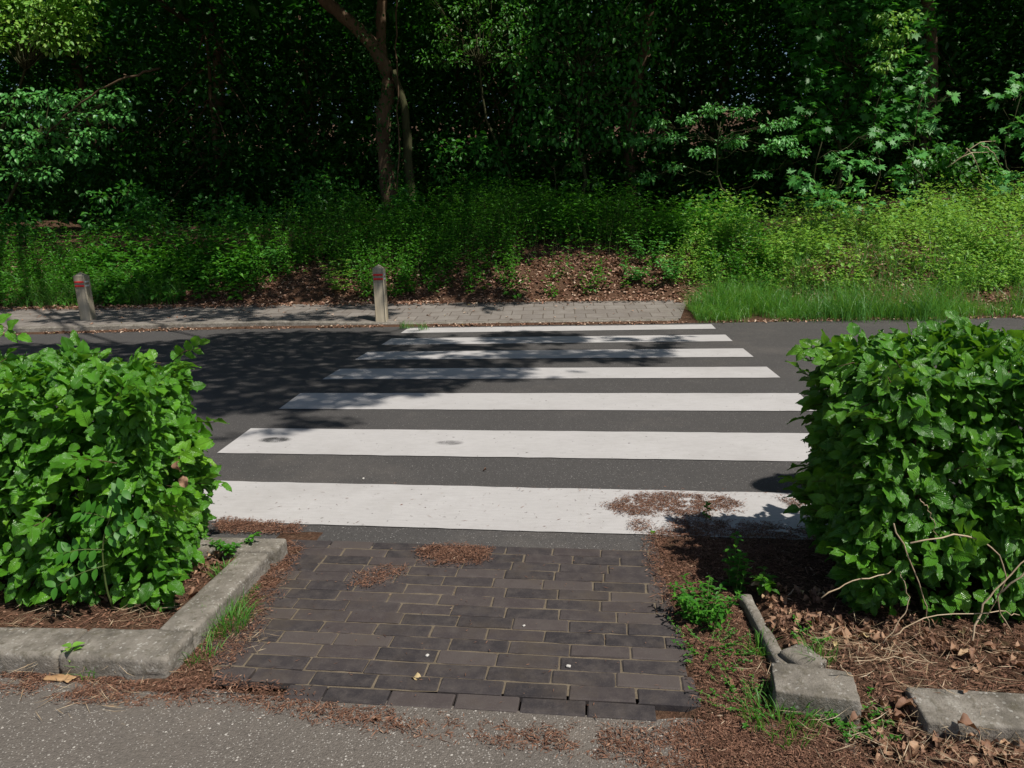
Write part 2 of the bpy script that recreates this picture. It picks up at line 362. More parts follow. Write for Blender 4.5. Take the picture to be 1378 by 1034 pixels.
def tube(g, pts, rad, sides=7, wob=0., R=None):
    pts = A(pts, float); n = len(pts); rad = np.broadcast_to(rad, (n,))
    tan = unit(np.gradient(pts, axis=0)); ref = A([0, 0, 1.]) if abs(tan[:, 2]).mean() < .9 else A([1., 0, 0])
    a = unit(np.cross(tan, ref)); b = np.cross(tan, a)
    th = np.arange(sides) / sides * 2 * math.pi
    rr = rad[:, None] * (1 + wob * RNG.normal(size=(n, sides)))
    V = pts[:, None] + rr[..., None] * (np.cos(th)[None, :, None] * a[:, None] + np.sin(th)[None, :, None] * b[:, None])
    i = np.arange(n - 1)[:, None] * sides; j = np.arange(sides)[None]; j2 = (j + 1) % sides
    Q = np.stack([i + j, i + j2, i + sides + j2, i + sides + j], -1).reshape(-1, 4)
    V = V.reshape(-1, 3); k = len(V); V = np.concatenate([V, pts[:1], pts[-1:]])
    T = [(k, (q + 1) % sides, q) for q in range(sides)] + [(k + 1, (n - 1) * sides + q, (n - 1) * sides + (q + 1) % sides) for q in range(sides)]
    return g.add(V, T, Q, None, R)
def curve(pts, n=12, jit=0.):                        # Catmull-Rom through pts
    p = A(pts, float); p = np.concatenate([[2 * p[0] - p[1]], p, [2 * p[-1] - p[-2]]]); out = []
    for t in np.linspace(0, len(pts) - 1.0001, n):
        i = int(t); f = t - i; a, b, c, d = p[i:i + 4]
        out.append(.5 * (2 * b + (c - a) * f + (2 * a - 5 * b + 4 * c - d) * f * f + (3 * b - a - 3 * c + d) * f ** 3))
    out = A(out); out[1:-1] += RNG.normal(size=out[1:-1].shape) * jit; return out
def blades(g, P, az, ln, wd, bend, R=None, up=1.):
    n = len(P); R = rnd(n) if R is None else np.broadcast_to(R, (n,)); ln = np.broadcast_to(ln, (n,)); wd = np.broadcast_to(wd, (n,)); bend = np.broadcast_to(bend, (n,))
    h = np.stack([np.cos(az), np.sin(az), np.zeros(n)], 1); sd = np.stack([-np.sin(az), np.cos(az), np.zeros(n)], 1)
    tw = rnd(n, 0, math.pi); s2 = sd * np.cos(tw)[:, None] + h * np.sin(tw)[:, None]
    V = []
    for t, q in ((0, 1.), (.35, .95), (.7, .65), (1., .08)):
        c = P + (h * (bend * t * t)[:, None] + A([0, 0, up]) * (t - .35 * bend * t * t)[:, None]) * ln[:, None]
        V += [c - s2 * (wd * q)[:, None] / 2, c + s2 * (wd * q)[:, None] / 2]
    V = np.stack(V, 1); o = (np.arange(n) * 8)[:, None, None]
    Q = (A([(0, 1, 3, 2), (2, 3, 5, 4), (4, 5, 7, 6)])[None] + o).reshape(-1, 4)
    return g.add(V.reshape(-1, 3), None, Q, np.tile(A([(0, 0), (0, 1), (.35, 0), (.35, 1), (.7, 0), (.7, 1), (1, 0), (1, 1)], float), (n, 1)), np.repeat(R, 8))
def slivers(g, P, ln, wd, tilt=.25, R=None):          # loose needles and bits of bark lying about
    n = len(P); az = rnd(n, 0, 6.283); el = RNG.normal(0, tilt, n); ln = np.broadcast_to(ln, (n,)); wd = np.broadcast_to(wd, (n,))
    d = np.stack([np.cos(az) * np.cos(el), np.sin(az) * np.cos(el), np.sin(el)], 1); s = np.stack([-np.sin(az), np.cos(az), RNG.normal(0, .5, n)], 1)
    u = unit(np.cross(d, s))
    V = np.stack([P - d * ln[:, None] / 2, P + s * wd[:, None] / 2 + u * wd[:, None] * .4, P + d * ln[:, None] / 2, P - s * wd[:, None] / 2 + u * wd[:, None] * .25], 1)
    V[..., 2] = np.maximum(V[..., 2], P[:, None, 2] - .002)
    Q = (np.arange(n) * 4)[:, None] + np.arange(4)[None]
    return g.add(V.reshape(-1, 3), None, Q, None, np.repeat(RNG.beta(1.6, 2, n) if R is None else np.broadcast_to(R, (n,)), 4))
def inpoly(P, poly):
    x, y = P[:, 0], P[:, 1]; c = np.zeros(len(P), bool); q = A(poly, float)
    for (x1, y1), (x2, y2) in zip(q, np.roll(q, -1, 0)):
        c ^= ((y1 > y) != (y2 > y)) & (x < (x2 - x1) * (y - y1) / (y2 - y1 + 1e-12) + x1)
    return c
def pxpoly(pts, z=0.): return A([at(*p, z)[:2] for p in pts])
def fill(poly, n, edge=.08, sc=9., thr=.42, s=0):      # random points inside a polygon, thinned by noise so the edge is ragged
    q = A(poly); lo, hi = q.min(0) - edge, q.max(0) + edge
    P = RNG.uniform(lo, hi, (n * 3, 2)); J = P + RNG.normal(0, edge, P.shape)
    P = P[inpoly(J, q)]; k = fbm(P[:, 0] * sc, P[:, 1] * sc, s=s) + RNG.normal(0, .06, len(P)); return P[k > thr][:n]
def box(g, cx, cy, z0, sx, sy, h, rz=0., bev=.012, seg=2, noise=.003, sub=10, taper=1., seed=0):
    bm = bmesh.new(); bmesh.ops.create_cube(bm, size=1)
    for v in bm.verts: v.co = Vector((v.co.x * sx, v.co.y * sy, (v.co.z + .5) * h))
    if bev: bmesh.ops.bevel(bm, geom=bm.edges[:], offset=bev, segments=seg, affect='EDGES', profile=.6)
    if sub:
        for _ in range(3):
            long = [e for e in bm.edges if e.calc_length() > max(sx, sy, h) / sub]
            if long: bmesh.ops.subdivide_edges(bm, edges=long, cuts=1, use_grid_fill=True)
    bmesh.ops.triangulate(bm, faces=[f for f in bm.faces if len(f.verts) > 4]); bm.normal_update()
    V = A([v.co[:] for v in bm.verts]); N = A([v.normal[:] for v in bm.verts]); bm.verts.index_update()
    if noise: V = V + N * (noise * 2 * (fbm(V[:, 0] * 14 + seed, V[:, 1] * 14, V[:, 2] * 14, 1) - .5) + noise * 1.3 * (fbm(V[:, 0] * 60 + seed, V[:, 1] * 60, V[:, 2] * 60, 2) - .5))[:, None]
    c, s = math.cos(rz), math.sin(rz); V = np.stack([V[:, 0] * c - V[:, 1] * s + cx, V[:, 0] * s + V[:, 1] * c + cy, V[:, 2] + z0], 1)
    T = [[v.index for v in f.verts] for f in bm.faces if len(f.verts) == 3]; Q = [[v.index for v in f.verts] for f in bm.faces if len(f.verts) == 4]
    bm.free(); return g.add(V, T or None, Q or None)
def sheet(xs, ys, zf):
    X, Y = np.meshgrid(xs, ys); Z = zf(X, Y); n, k = X.shape
    i = np.arange(n - 1)[:, None] * k; j = np.arange(k - 1)[None]
    Q = np.stack([i + j, i + j + 1, i + k + j + 1, i + k + j], -1).reshape(-1, 4)
    return G().add(np.stack([X, Y, Z], -1).reshape(-1, 3), None, Q)
O0 = (0, 0, 0)
# ------------------------------------------------------------------ the setting
def axis(a, b, st, far):
    mid = np.arange(a, b + 1e-6, st); k = st * 1.35 ** np.arange(1, 40); ext = np.cumsum(k); ext = ext[ext < far]
    return np.concatenate([a - ext[::-1], mid, b + ext])
single('ground', sheet(np.concatenate([axis(-2.4, 2.4, .04, 1)[6:-6], ]) if False else np.unique(np.round(np.concatenate([axis(-14, 12, .2, 400), np.arange(-2.4, 2.4, .04)]), 4)),
       np.unique(np.round(np.concatenate([axis(-2, 16, .2, 400), np.arange(-1.8, 0, .04), np.arange(6, 7.1, .04)]), 4)), ground_h), 'soil', O0,
       'brown soil and leaf mould rising into a wooded bank beyond the road', 'ground', kind='structure')
xs = np.concatenate([np.linspace(-60, -12.5, 12), np.arange(-12, 12.1, .5), np.linspace(12.5, 60, 12)])
def road_sheet():
    t = np.linspace(0, 1, 9); X = np.repeat(xs[None], 9, 0); y0 = np.where(np.abs(xs) < 100, -.42 - .0 * xs, 0)
    Y = y0[None] + (road_edge(xs) + np.where(xs < 1.7, .145, .03) - y0)[None] * t[:, None]; n, k = X.shape
    i = np.arange(n - 1)[:, None] * k; j = np.arange(k - 1)[None]
    return G().add(np.stack([X, Y, 0 * X], -1).reshape(-1, 3), None, np.stack([i + j, i + j + 1, i + k + j + 1, i + k + j], -1).reshape(-1, 4))
single('road', road_sheet(), 'road', O0, 'dark grey asphalt road running across the picture', 'road', kind='structure')
def path_sheet():
    x = np.arange(-8, 8.01, .05); top = -1.445 - .035 * (x + .5) + .03 * (fbm(x * 3, x * 0 + 2) - .5) + .03 * (fbm(x * 14, x * 0 + 5) - .5)
    t = np.linspace(0, 1, 5); X = np.repeat(x[None], 5, 0); Y = -6 + (top + 6)[None] * t[:, None]; n, k = X.shape
    i = np.arange(n - 1)[:, None] * k; j = np.arange(k - 1)[None]
    return G().add(np.stack([X, Y, 0 * X + .006], -1).reshape(-1, 3), None, np.stack([i + j, i + j + 1, i + k + j + 1, i + k + j], -1).reshape(-1, 4))
single('footpath', path_sheet(), 'path', O0, 'worn asphalt footpath with pale stones showing along the bottom', 'path', kind='structure')
def strip(x0, x1, fa, fb, z, th, n=60):
    x = np.linspace(x0, x1, n); g = G(); V = []
    for f, zz in ((fa, -.05), (fa, z), (fb, z), (fb, -.05)): V.append(np.stack([x, f(x), 0 * x + zz], 1))
    V = np.concatenate(V); Q = [(k * n + i, k * n + i + 1, (k + 1) * n + i + 1, (k + 1) * n + i) for k in range(3) for i in range(n - 1)]
    Q += [(0, n, 2 * n, 3 * n), (n - 1, 4 * n - 1, 3 * n - 1, 2 * n - 1)]
    return g.add(V, None, Q)
def kh(x): return .035 + .045 * np.clip((-2.2 - x) / 1.5, 0, 1)
def kerbfar():
    x = np.linspace(-60, 1.62, 160); prof = [(.14, -.05, 0), (.15, 1, -.012), (.17, 1, 0), (.27, 1, .0), (.28, 0, .0)]; V = []
    for dy, a, b in prof: V.append(np.stack([x, road_edge(x) + dy, np.where(a > 0, kh(x) * a + b, -.05)], 1))
    n = len(x); V = np.concatenate(V)
    Q = [(k * n + i, k * n + i + 1, (k + 1) * n + i + 1, (k + 1) * n + i) for k in range(4) for i in range(n - 1)]
    return G().add(V, None, Q)
single('kerb', kerbfar(), 'concrete', O0, 'low concrete kerb along the far edge of the road', 'kerb', kind='structure', smooth=False)
def pave():
    x = np.linspace(-60, 1.66, 160); a = road_edge(x) + .28; b = bank_start(x) + .1; t = np.linspace(0, 1, 6)
    Y = a[None] + (b - a)[None] * t[:, None]; X = np.repeat(x[None], 6, 0) + (t[:, None] * .32) * (x[None] > 1.5); Z = kh(x)[None] - .004 + (.152 - kh(x)[None]) * t[:, None]; n, k = X.shape
    i = np.arange(n - 1)[:, None] * k; j = np.arange(k - 1)[None]
    return G().add(np.stack([X, Y, Z], -1).reshape(-1, 3), None, np.stack([i + j, i + j + 1, i + k + j + 1, i + k + j], -1).reshape(-1, 4))
single('pavement', pave(), 'pavers', O0, 'grey paved walkway beyond the road, ending in square pavers', 'pavement', kind='structure')

# zebra stripes, farthest first: pixel corners read off the crossing as laid
ST = [((539.1, 448.9), (549.5, 442.2), (957.4, 437.0), (963.3, 443.1)), ((513, 464.8), (527.1, 456.1), (976.2, 451), (986, 459.8)),
      ((477.5, 484.9), (494.5, 474.2), (999.8, 469.6), (1014, 481)), ((433.9, 511.4), (457.4, 497.1), (1031.8, 494.4), (1050.2, 509)),
      ((375.8, 551.1), (404.5, 529.9), (1075.3, 530.1), (1100, 554.2))]
STW = [[at(*p)[:2] for p in q] for q in ST]
STW.append([at(292, 610.7)[:2], at(337.7, 577.4)[:2], A([2.02, 1.35]), A([2.0, .78])])
STW.append([A([-1.98, -.14]), A([-1.96, .40]), A([2.02, .265]), A([2.0, -.30])])
SL = ['farthest white crossing stripe, next to the far pavement', 'second white crossing stripe from the far pavement, dappled by tree shade',
      'third white crossing stripe from the far pavement, mostly under tree shade', 'middle white crossing stripe with its left half in tree shade',
      'white crossing stripe just beyond the scuffed one, its left end in shade', 'wide white crossing stripe with two black scuff marks, second nearest',
      'nearest white crossing stripe, partly buried in brown litter at its right']
for q, lab in zip(STW, SL):
    a, b, c, d = q; n = 60; t = np.linspace(0, 1, n); V = []
    for s in np.linspace(0, 1, 4):
        p0 = a + (b - a) * s; p1 = d + (c - d) * s; p = p0 + (p1 - p0) * t[:, None]
        if s in (0, 1): p = p + np.stack([0 * t, .016 * (fbm(t * 40, t * 0 + a[1] * 7 + s, s=4) - .5)], 1)
        V.append(np.stack([p[:, 0], p[:, 1], 0 * t + .005], 1))
    V = np.concatenate(V); Q = [(k * n + i, k * n + i + 1, (k + 1) * n + i + 1, (k + 1) * n + i) for k in range(3) for i in range(n - 1)]
    single('crossing_stripe', G().add(V, None, Q), 'paint', O0, lab, 'road marking', 'white stripes of the zebra crossing', 'structure')

# brick ramp: one pavement of clinkers with sanded joints
def bricks():
    g = G(); rows = 15; pitch = 1.085 / rows; rot = -.035; c, s = math.cos(rot), math.sin(rot)
    for r in range(rows):
        y = -.395 - pitch * (r + .5)
        x = -.965 + [.0, .105, .03, .13, .06, .15, .0, .08, .11, .02, .12, .05, .10, .02, .12][r] * .8 + (.0 if r < 11 else .02 * (r - 10)) + (.26 if r == 14 else 0) + (.10 if r == 13 else 0)
        end = .645 + .004 * r + random.uniform(-.01, .01) - (.13 if r == 14 else 0); first = True
        while x < end - .03:
            L = random.uniform(.190, .200) if not first or random.random() < .5 else random.uniform(.10, .15)
            first = False; L = min(L, end - x)
            h = .011 + random.gauss(0, .0006); gx = random.uniform(.004, .0075); gy = random.uniform(.005, .0075)
            if True:
                sx, sy = L - gx, pitch - gy; bv = .004
                X = A([-sx / 2, -sx / 2 + bv, sx / 2 - bv, sx / 2]); Y = A([-sy / 2, -sy / 2 + bv, sy / 2 - bv, sy / 2])
                XX, YY = np.meshgrid(X, Y); inn = np.zeros((4, 4)); inn[1:3, 1:3] = 1
                tx, ty = random.gauss(0, .004), random.gauss(0, .008)
                ZZ = np.where(inn > 0, h, h - .0035) + XX * tx + YY * ty
                ed = (1 - inn); ZZ = np.where((np.abs(XX) == sx / 2) & (np.abs(YY) == sy / 2), ZZ - .003, ZZ)
                jx = XX + RNG.normal(0, .0011, XX.shape) + x + L / 2; jy = YY + RNG.normal(0, .0011, XX.shape) + y + random.gauss(0, .0012)
                P = np.stack([jx * c - jy * s, jx * s + jy * c, ZZ], -1).reshape(-1, 3)
                B = P[[0, 1, 2, 3, 7, 11, 15, 14, 13, 12, 8, 4]].copy(); B[:, 2] = -.02; V = np.concatenate([P, B])
                Q = [(i * 4 + j, i * 4 + j + 1, i * 4 + j + 5, i * 4 + j + 4) for i in range(3) for j in range(3)]
                ring = [0, 1, 2, 3, 7, 11, 15, 14, 13, 12, 8, 4]
                Q += [(ring[(i + 1) % 12], ring[i], 16 + i, 16 + (i + 1) % 12) for i in range(12)]
                g.add(V, None, Q, None, random.random())
            x += L
    return g
single('brick_path', bricks(), 'clinker', O0, 'dark clinker brick ramp leading down to the crossing', 'brick paving', kind='structure', smooth=False)
single('bedding_sand', sheet(np.arange(-.86, .63, .03), np.arange(-1.40, -.40, .03), lambda X, Y: np.where((Y < -1.33) & (X < -.56), -.012, .0035 + .006 * fbm(X * 20, Y * 20, s=2))), 'joint', O0, 'sandy joints between the dark bricks of the ramp', 'sand', kind='structure')

# kerb stones round the two planting beds
KG = 'concrete kerb stones edging the planting beds'
def kstone(lab, *a, **kw):
    g = box(G(), *a, **kw); V = np.concatenate(g.V); c = V.mean(0); single('kerb_stone', g, 'concrete', (c[0], c[1], V[:, 2].min()), lab, 'kerb stone', KG)
kstone('long worn kerb stone in front of the left hedge', -2.225, -1.307, -.03, 1.8, .16, .105, .01, .018, 3, .007, 70, seed=1)
kstone('chipped corner kerb stone at the left of the brick ramp', -1.14, -1.305, -.03, .355, .17, .11, -.01, .018, 3, .008, 26, seed=2)
kstone('plain kerb stone along the left side of the ramp, leading to the road', -1.015, -.935, -.03, .125, .58, .112, -.02, .014, 3, .005, 30, seed=3)
kstone('kerb stone next to the road, ending behind the left hedge', -1.33, -.565, -.03, .80, .125, .112, .0, .014, 3, .005, 34, seed=4)
kstone('tilted kerb stone with a sharp corner right of the ramp',   .955, -1.39, -.04, .22, .14, .118, -.16, .006, 2, .007, 22, seed=5)
kstone('sunken narrow kerb stone running back from the tilted corner stone', .895, -1.06, -.04, .04, .44, .09, .05, .012, 2, .007, 20, seed=6)
kstone('long kerb stone buried in dead leaves below the right hedge', 2.15, -1.505, -.04, 1.9, .15, .105, -.05, .010, 3, .006, 70, seed=7)
kstone('rounded stub of kerb stone between the narrow stone and the dry canes', .965, -1.245, -.03, .10, .11, .10, .5, .02, 3, .007, 12, seed=8)

# ------------------------------------------------------------------ bollards
def bollard(px, py, h, wd, rz, lab, lean):
    b = at(px, py, .05); t = thing('wooden_bollard', lab, 'bollard', (b[0], b[1], .03), 'wooden bollards along the far kerb')
    g = G(); ph = .055; q = wd / 2; z = [0, .12, .35, .6, h - ph - .02, h - ph]; V = []
    cs = [(-1, -1), (1, -1), (1, 1), (-1, 1)]; ch = .012
    ring = []
    for sx, sy in cs:
        for k in (0, 1):
            e = (q - ch) if (k == 0) == (sx * sy > 0) else q
            f = q if e != q else q - ch
            ring.append((sx * e, sy * f))
    for i, zz in enumerate(z):
        for x, y in ring: V.append((x * (1 - .02 * (i == 5)) + random.gauss(0, .0012), y + random.gauss(0, .0012), zz))
    V.append((0, 0, h)); n = 8
    Q = [(i * n + j, i * n + (j + 1) % n, (i + 1) * n + (j + 1) % n, (i + 1) * n + j) for i in range(5) for j in range(n)]
    T = [(40 + j, 40 + (j + 1) % n, 48) for j in range(n)]
    def place(V):
        V = A(V, float); V = V + np.stack([V[:, 2] * lean[0], V[:, 2] * lean[1], 0 * V[:, 2]], 1)
        c, s = math.cos(rz), math.sin(rz); return np.stack([V[:, 0] * c - V[:, 1] * s + b[0], V[:, 0] * s + V[:, 1] * c + b[1], V[:, 2] + .03], 1)
    part('post', g.add(place(V), T, Q), 'wood_post', t, smooth=False)
    for zz in (h - ph - .085, h - ph - .142):
        gb = box(G(), 0, -q - .002, zz - .012, wd - 2 * ch, .006, .024, bev=.001, seg=1, noise=0, sub=0); Vb = place(np.concatenate(gb.V)); gb.V = [Vb]
        part('red_band', gb, 'red_band', t)
        gb = box(G(), q + .002, -.02, zz - .012, .006, wd * .62, .024, bev=.001, seg=1, noise=0, sub=0); Vb = place(np.concatenate(gb.V)); gb.V = [Vb]
        part('white_band', gb, 'white_band', t)
bollard(514, 431.5, .80, .155, .06, 'pointed wooden bollard with red bands beside the crossing', (.0, .0))
bollard(120, 434.5, .76, .16, .10, 'leaning wooden bollard with red bands, left of the other one', (-.04, .02))

# ------------------------------------------------------------------ hedges
def hedge(name, lab, x0, x1, y0, y1, h, n, mat, seed, bottom, sprigs, stems, slant=0.):
    t = thing(name, lab, 'hedge', ((x0 + x1) / 2, (y0 + y1) / 2, .04)); r = np.random.default_rng(seed)
    end = 1 if abs(x1) < abs(x0) else -1                # the end that faces the ramp
    ef, eb, et, ee = (x1 - x0) * h, (x1 - x0) * h * .55, (x1 - x0) * (y1 - y0), (y1 - y0) * h * 1.3
    tot = ef + eb + et + ee; u = rnd(n); P = np.zeros((n, 3)); N = np.zeros((n, 3)); a = rnd(n); b = rnd(n)
    f = u < ef / tot; bk = (u >= ef / tot) & (u < (ef + eb) / tot); tp = (u >= (ef + eb) / tot) & (u < (ef + eb + et) / tot); en = u >= (ef + eb + et) / tot
    X = x0 + (x1 - x0) * a; Y = y0 + (y1 - y0) * a; Z = .02 + h * b
    P[f] = np.stack([X, 0 * X + y0, Z], 1)[f]; N[f] = (0, -1, 0)
    P[bk] = np.stack([X, 0 * X + y1, Z], 1)[bk]; N[bk] = (0, 1, 0)
    P[tp] = np.stack([X, y0 + (y1 - y0) * b, 0 * X + h], 1)[tp]; N[tp] = (0, 0, 1)
    xe = x1 if end > 0 else x0
    P[en] = np.stack([0 * X + xe, Y, Z], 1)[en]; N[en] = (end, 0, 0)
    cen = A([(x0 + x1) / 2, (y0 + y1) / 2, h * .5]); rad = .065      # round the corners
    hx, hy = (x1 - x0) / 2, (y1 - y0) / 2
    q = np.stack([np.clip(P[:, 0], x0 + rad, x1 - rad), np.clip(P[:, 1], y0 + rad, y1 - rad), np.clip(P[:, 2], -1, h - rad)], 1)
    N = unit(P - q); P = q + N * rad
    bulge = (fbm(P[:, 0] * 3.2 + seed, P[:, 1] * 3.2, P[:, 2] * 3.2, seed, 3) - .5) * .20 + (rnd(n) < .06) * rnd(n, 0, .06)
    dep = np.minimum(r.exponential(.055, n), .28)
    P = P + N * (bulge - dep)[:, None]
    P[:, 0] -= slant * (P[:, 1] - y0) * np.clip((P[:, 0] - x0) / (x1 - x0), 0, 1)
    # ragged foot: the leaves stop above the soil, recessed towards the bed
    low = np.clip((bottom + .10 - P[:, 2]) / .16, 0, 1); P = P - N * (low * .09)[:, None]
    keep = (P[:, 2] > .05) & (rnd(n) > low * .75) & (fbm(P[:, 0] * 5, P[:, 1] * 5, P[:, 2] * 5, seed + 3, 2) + rnd(n, -.1, .1) > .36)
    P, N = P[keep], N[keep]; n = len(P)
    up = N[:, 2:3]; D = N * 1. + A([0, 0, -.30]) * (1 - up) + rv(n) * .75; LN = N * .40 + A([0, 0, 1.05]) + A([.2, -.15, 0]) + rv(n) * .7
    g = leaves(G(), P - unit(D) * .03, D, LN, r.gamma(9, .0052, n).clip(.024, .082), TL)
    k = 4200; Pi = np.stack([rnd(k, x0 + .08, x1 - .08), rnd(k, y0 + .08, y1 - .08), rnd(k, .10, h - .08)], 1); Pi[:, 0] -= slant * (Pi[:, 1] - y0) * np.clip((Pi[:, 0] - x0) / (x1 - x0), 0, 1)
    leaves(g, Pi, rv(k), rv(k) * .8 + A([0, 0, .8]), .075, TH)
    # sprigs that stand out of the clipped face
    tw = G()
    for k in range(sprigs):
        m_ = r.random()
        if m_ < .55: p = A([r.uniform(x0, x1), r.uniform(y0, y1), h - .04]); d = unit(A([r.normal(0, .8), r.normal(-.1, .8), .28]))
        elif m_ < .8: p = A([xe - end * .05, r.uniform(y0, y1), r.uniform(.25, h)]); d = unit(A([end * 1., r.normal(0, .5), r.normal(.2, .35)]))
        else: p = A([r.uniform(x0, x1), y0 + .03, r.uniform(.3, h)]); d = unit(A([r.normal(0, .5), -1, r.normal(.1, .4)]))
        p[0] -= slant * (p[1] - y0) * (p[0] - x0) / (x1 - x0); L = r.uniform(.07, .15); side = unit(np.cross(d, rv(1)[0])); pts = [p, p + d * L * .5 + side * .01, p + d * L + A([0, 0, -.02 * r.random()])]
        gp, tw = G(), G(); tube(tw, pts, [.0022, .0017, .001], 5)
        ts = np.linspace(.25, 1, 6); sg = A([1, -1] * 3); base = p + d * (L * ts)[:, None]
        DD = d * .7 + side * (sg * .8)[:, None] + rv(6) * .15; DD[-1] = d
        leaves(gp, base, DD, np.repeat(np.cross(d, side)[None] * (1 if np.cross(d, side)[2] > 0 else -1), 6, 0) + rv(6) * .25, r.uniform(.045, .075, 6), TL, r.uniform(.35, .95)); part('twig', tw, 'twig', part('sprig', gp, mat, t))
    part('foliage', g, mat, t)
    for k in range(stems):
        x = x0 + .14 + (x1 - x0 - .36 - slant * .3) * (k + .5) / stems + r.normal(0, .03); y = (y0 + y1) / 2 + r.normal(0, .08); p0 = A([x, y, .03])
        sg_ = G(); tube(sg_, curve([p0, p0 + A([r.normal(0, .04), r.normal(0, .04), .3]), p0 + A([r.normal(0, .1), r.normal(0, .1), h * .85])], 8), np.linspace(.012, .004, 8), 6, .05)
        for j in range(7):
            zz = r.uniform(.12, h * .8); a_ = r.uniform(0, 6.28); q0 = p0 + A([0, 0, zz]); q1 = q0 + A([math.cos(a_), math.sin(a_) * .8, .5]) * r.uniform(.08, .2); q1[0] = min(max(q1[0], x0 + .1), x1 - .12 - slant * .5)
            tube(sg_, [q0, (q0 + q1) / 2 + rv(1)[0] * .01, q1], [.005, .0035, .0015], 5)
        part('stem', sg_, 'twig', t)
    return t
hl = hedge('hedge', 'bright green clipped leafy hedge left of the brick ramp', -3.4, -1.10, -1.09, -.36, .855, 17000, 'hedge_leaf', 3, .02, 75, 12, .33)
hr = hedge('hedge', 'darker leafy hedge right of the brick ramp with dry canes below', 1.205, 3.4, -1.02, -.33, .90, 15500, 'hedge_leaf_dark', 8, .05, 85, 12)
g = G(); p = aty(246, 640, -1.06); leaves(g, A([p, p + A([-.012, 0, .05])]), A([[.1, -.1, -1], [-.1, -.2, -1.]]), A([[.3, -1, .2], [-.2, -1, .1]]), A([.05, .04]), TCURL, A([.8, .6])); part('withered_leaf', g, 'dead_leaf', hl)
# sprigs hanging in at the far left above the hedge
g = G(); tw = G()
s0 = aty(-40, 425, -.6); s1 = aty(24, 452, -.62); pts = curve([s0, (s0 + s1) / 2 + A([0, 0, .02]), s1], 6); tube(tw, pts, np.linspace(.003, .001, 6), 5)
sp = pts[[2, 3, 3, 4, 4, 5]]; leaves(g, sp, A([[.3, -.2, -.6], [.5, .2, .4], [.2, -.3, -.7], [.6, 0, .5], [.4, -.2, -.6], [1, -.1, -.3]]), rv(6) * .4 + A([.3, -.8, .6]), .06, TL, .75)
part('sprig_leaves', g, 'hedge_leaf', hl); part('sprig_stem', tw, 'twig', hl)

# ------------------------------------------------------------------ plants near the ramp
def weed(name, lab, cat, base, stems, h, spread, leaf, nodes, mat='nettle_leaf', tm=TM, group=None, r0=.0, seed=0):
    t = thing(name, lab, cat, base, group); r = np.random.default_rng(seed); gl, gs = G(), G()
    for k in range(stems):
        a = r.uniform(0, 6.28); H = h * r.uniform(.55, 1.05); b = A(base, float) + A([math.cos(a), math.sin(a), 0]) * r.uniform(0, r0)
        tip = b + A([math.cos(a) * spread * r.uniform(.2, 1), math.sin(a) * spread * r.uniform(.2, 1), H]); mid = (b + tip) / 2 + A([0, 0, H * .12])
        c = curve([b, mid, tip], nodes + 2); tube(gs, c, np.linspace(.0022, .0009, len(c)), 5)
        for i in range(1, len(c)):
            az = i * 1.57 + a; s = leaf * r.uniform(.7, 1.15) * (1 - .45 * i / len(c))
            for q in (0, math.pi) if i < len(c) - 1 else (0, 2.1, 4.2):
                d = A([[math.cos(az + q), math.sin(az + q), r.uniform(-.15, .55)]]); leaves(gl, c[i:i + 1], d, A([[0, 0, 1.]]) + rv(1) * .25, s, tm)
        if stems <= 12: part('stem', gs, 'green_stem', t); gs = G()
    part('leaves', gl, mat, t)
    if gs.n: part('stem', gs, 'green_stem', t)
    return t
b = at(945, 835, .0); weed('weed_plant', 'bushy green weed clump beside the right edge of the bricks', 'weed', b, 26, .125, .08, .036, 6, 'nettle_leaf', [t_leaf(4, 3, .22, .22, .2, .02, 1, 0, 3)], r0=.09, seed=1)
b = at(985, 800, .01); weed('weed_plant', 'tall thin weed with pale leaves at the shady hedge end', 'weed', b, 6, .21, .05, .040, 7, r0=.04, seed=2)
b = at(950, 700, .01); weed('weed_plant', 'single small seedling growing through the litter on the nearest stripe', 'weed', b, 1, .12, .01, .032, 4, r0=0, seed=3)
b = at(955, 875, .0); weed('weed_plant', 'low spreading weeds between the bricks and the narrow kerb stone', 'weed', b, 34, .045, .10, .015, 4, 'nettle_leaf', TH, r0=.11, seed=4)
b = at(103, 905, 0); weed('weed_plant', 'small broad-leaved seedling against the front of the left kerb', 'weed', b, 1, .10, .03, .055, 3, 'weed_leaf', TM, r0=.01, seed=5)
b = at(315, 742, .06); weed('weed_plant', 'feathery weed in the corner behind the left hedge end', 'weed', b, 9, .07, .07, .035, 4, 'nettle_leaf', TH, r0=.05, seed=6)
b = at(1165, 800, .06); weed('weed_plant', 'pale broad-leaved weed below the left end of the right hedge', 'weed', b, 10, .20, .12, .062, 5, 'hedge_leaf', TM, r0=.07, seed=7)
b = at(1040, 800, .05); weed('weed_plant', 'low seedling in the dark soil at the foot of the right hedge', 'weed', b, 5, .07, .05, .05, 2, 'hedge_leaf', TM, r0=.04, seed=8)
b = at(1083, 862, .05); weed('weed_plant', 'tiny weed sprouting by the dry canes', 'weed', b, 6, .05, .05, .02, 3, 'nettle_leaf', TH, r0=.05, seed=9)
b = at(1140, 975, .0); weed('weed_plant', 'creeping leafy weed at the foot of the tilted kerb stone', 'weed', b, 30, .05, .08, .020, 4, 'nettle_leaf', TH, r0=.09, seed=10)
b = at(1010, 955, .0); weed('weed_plant', 'sparse ground weed in front of the bricks\' right corner', 'weed', b, 30, .04, .09, .015, 4, 'nettle_leaf', TH, r0=.12, seed=11)

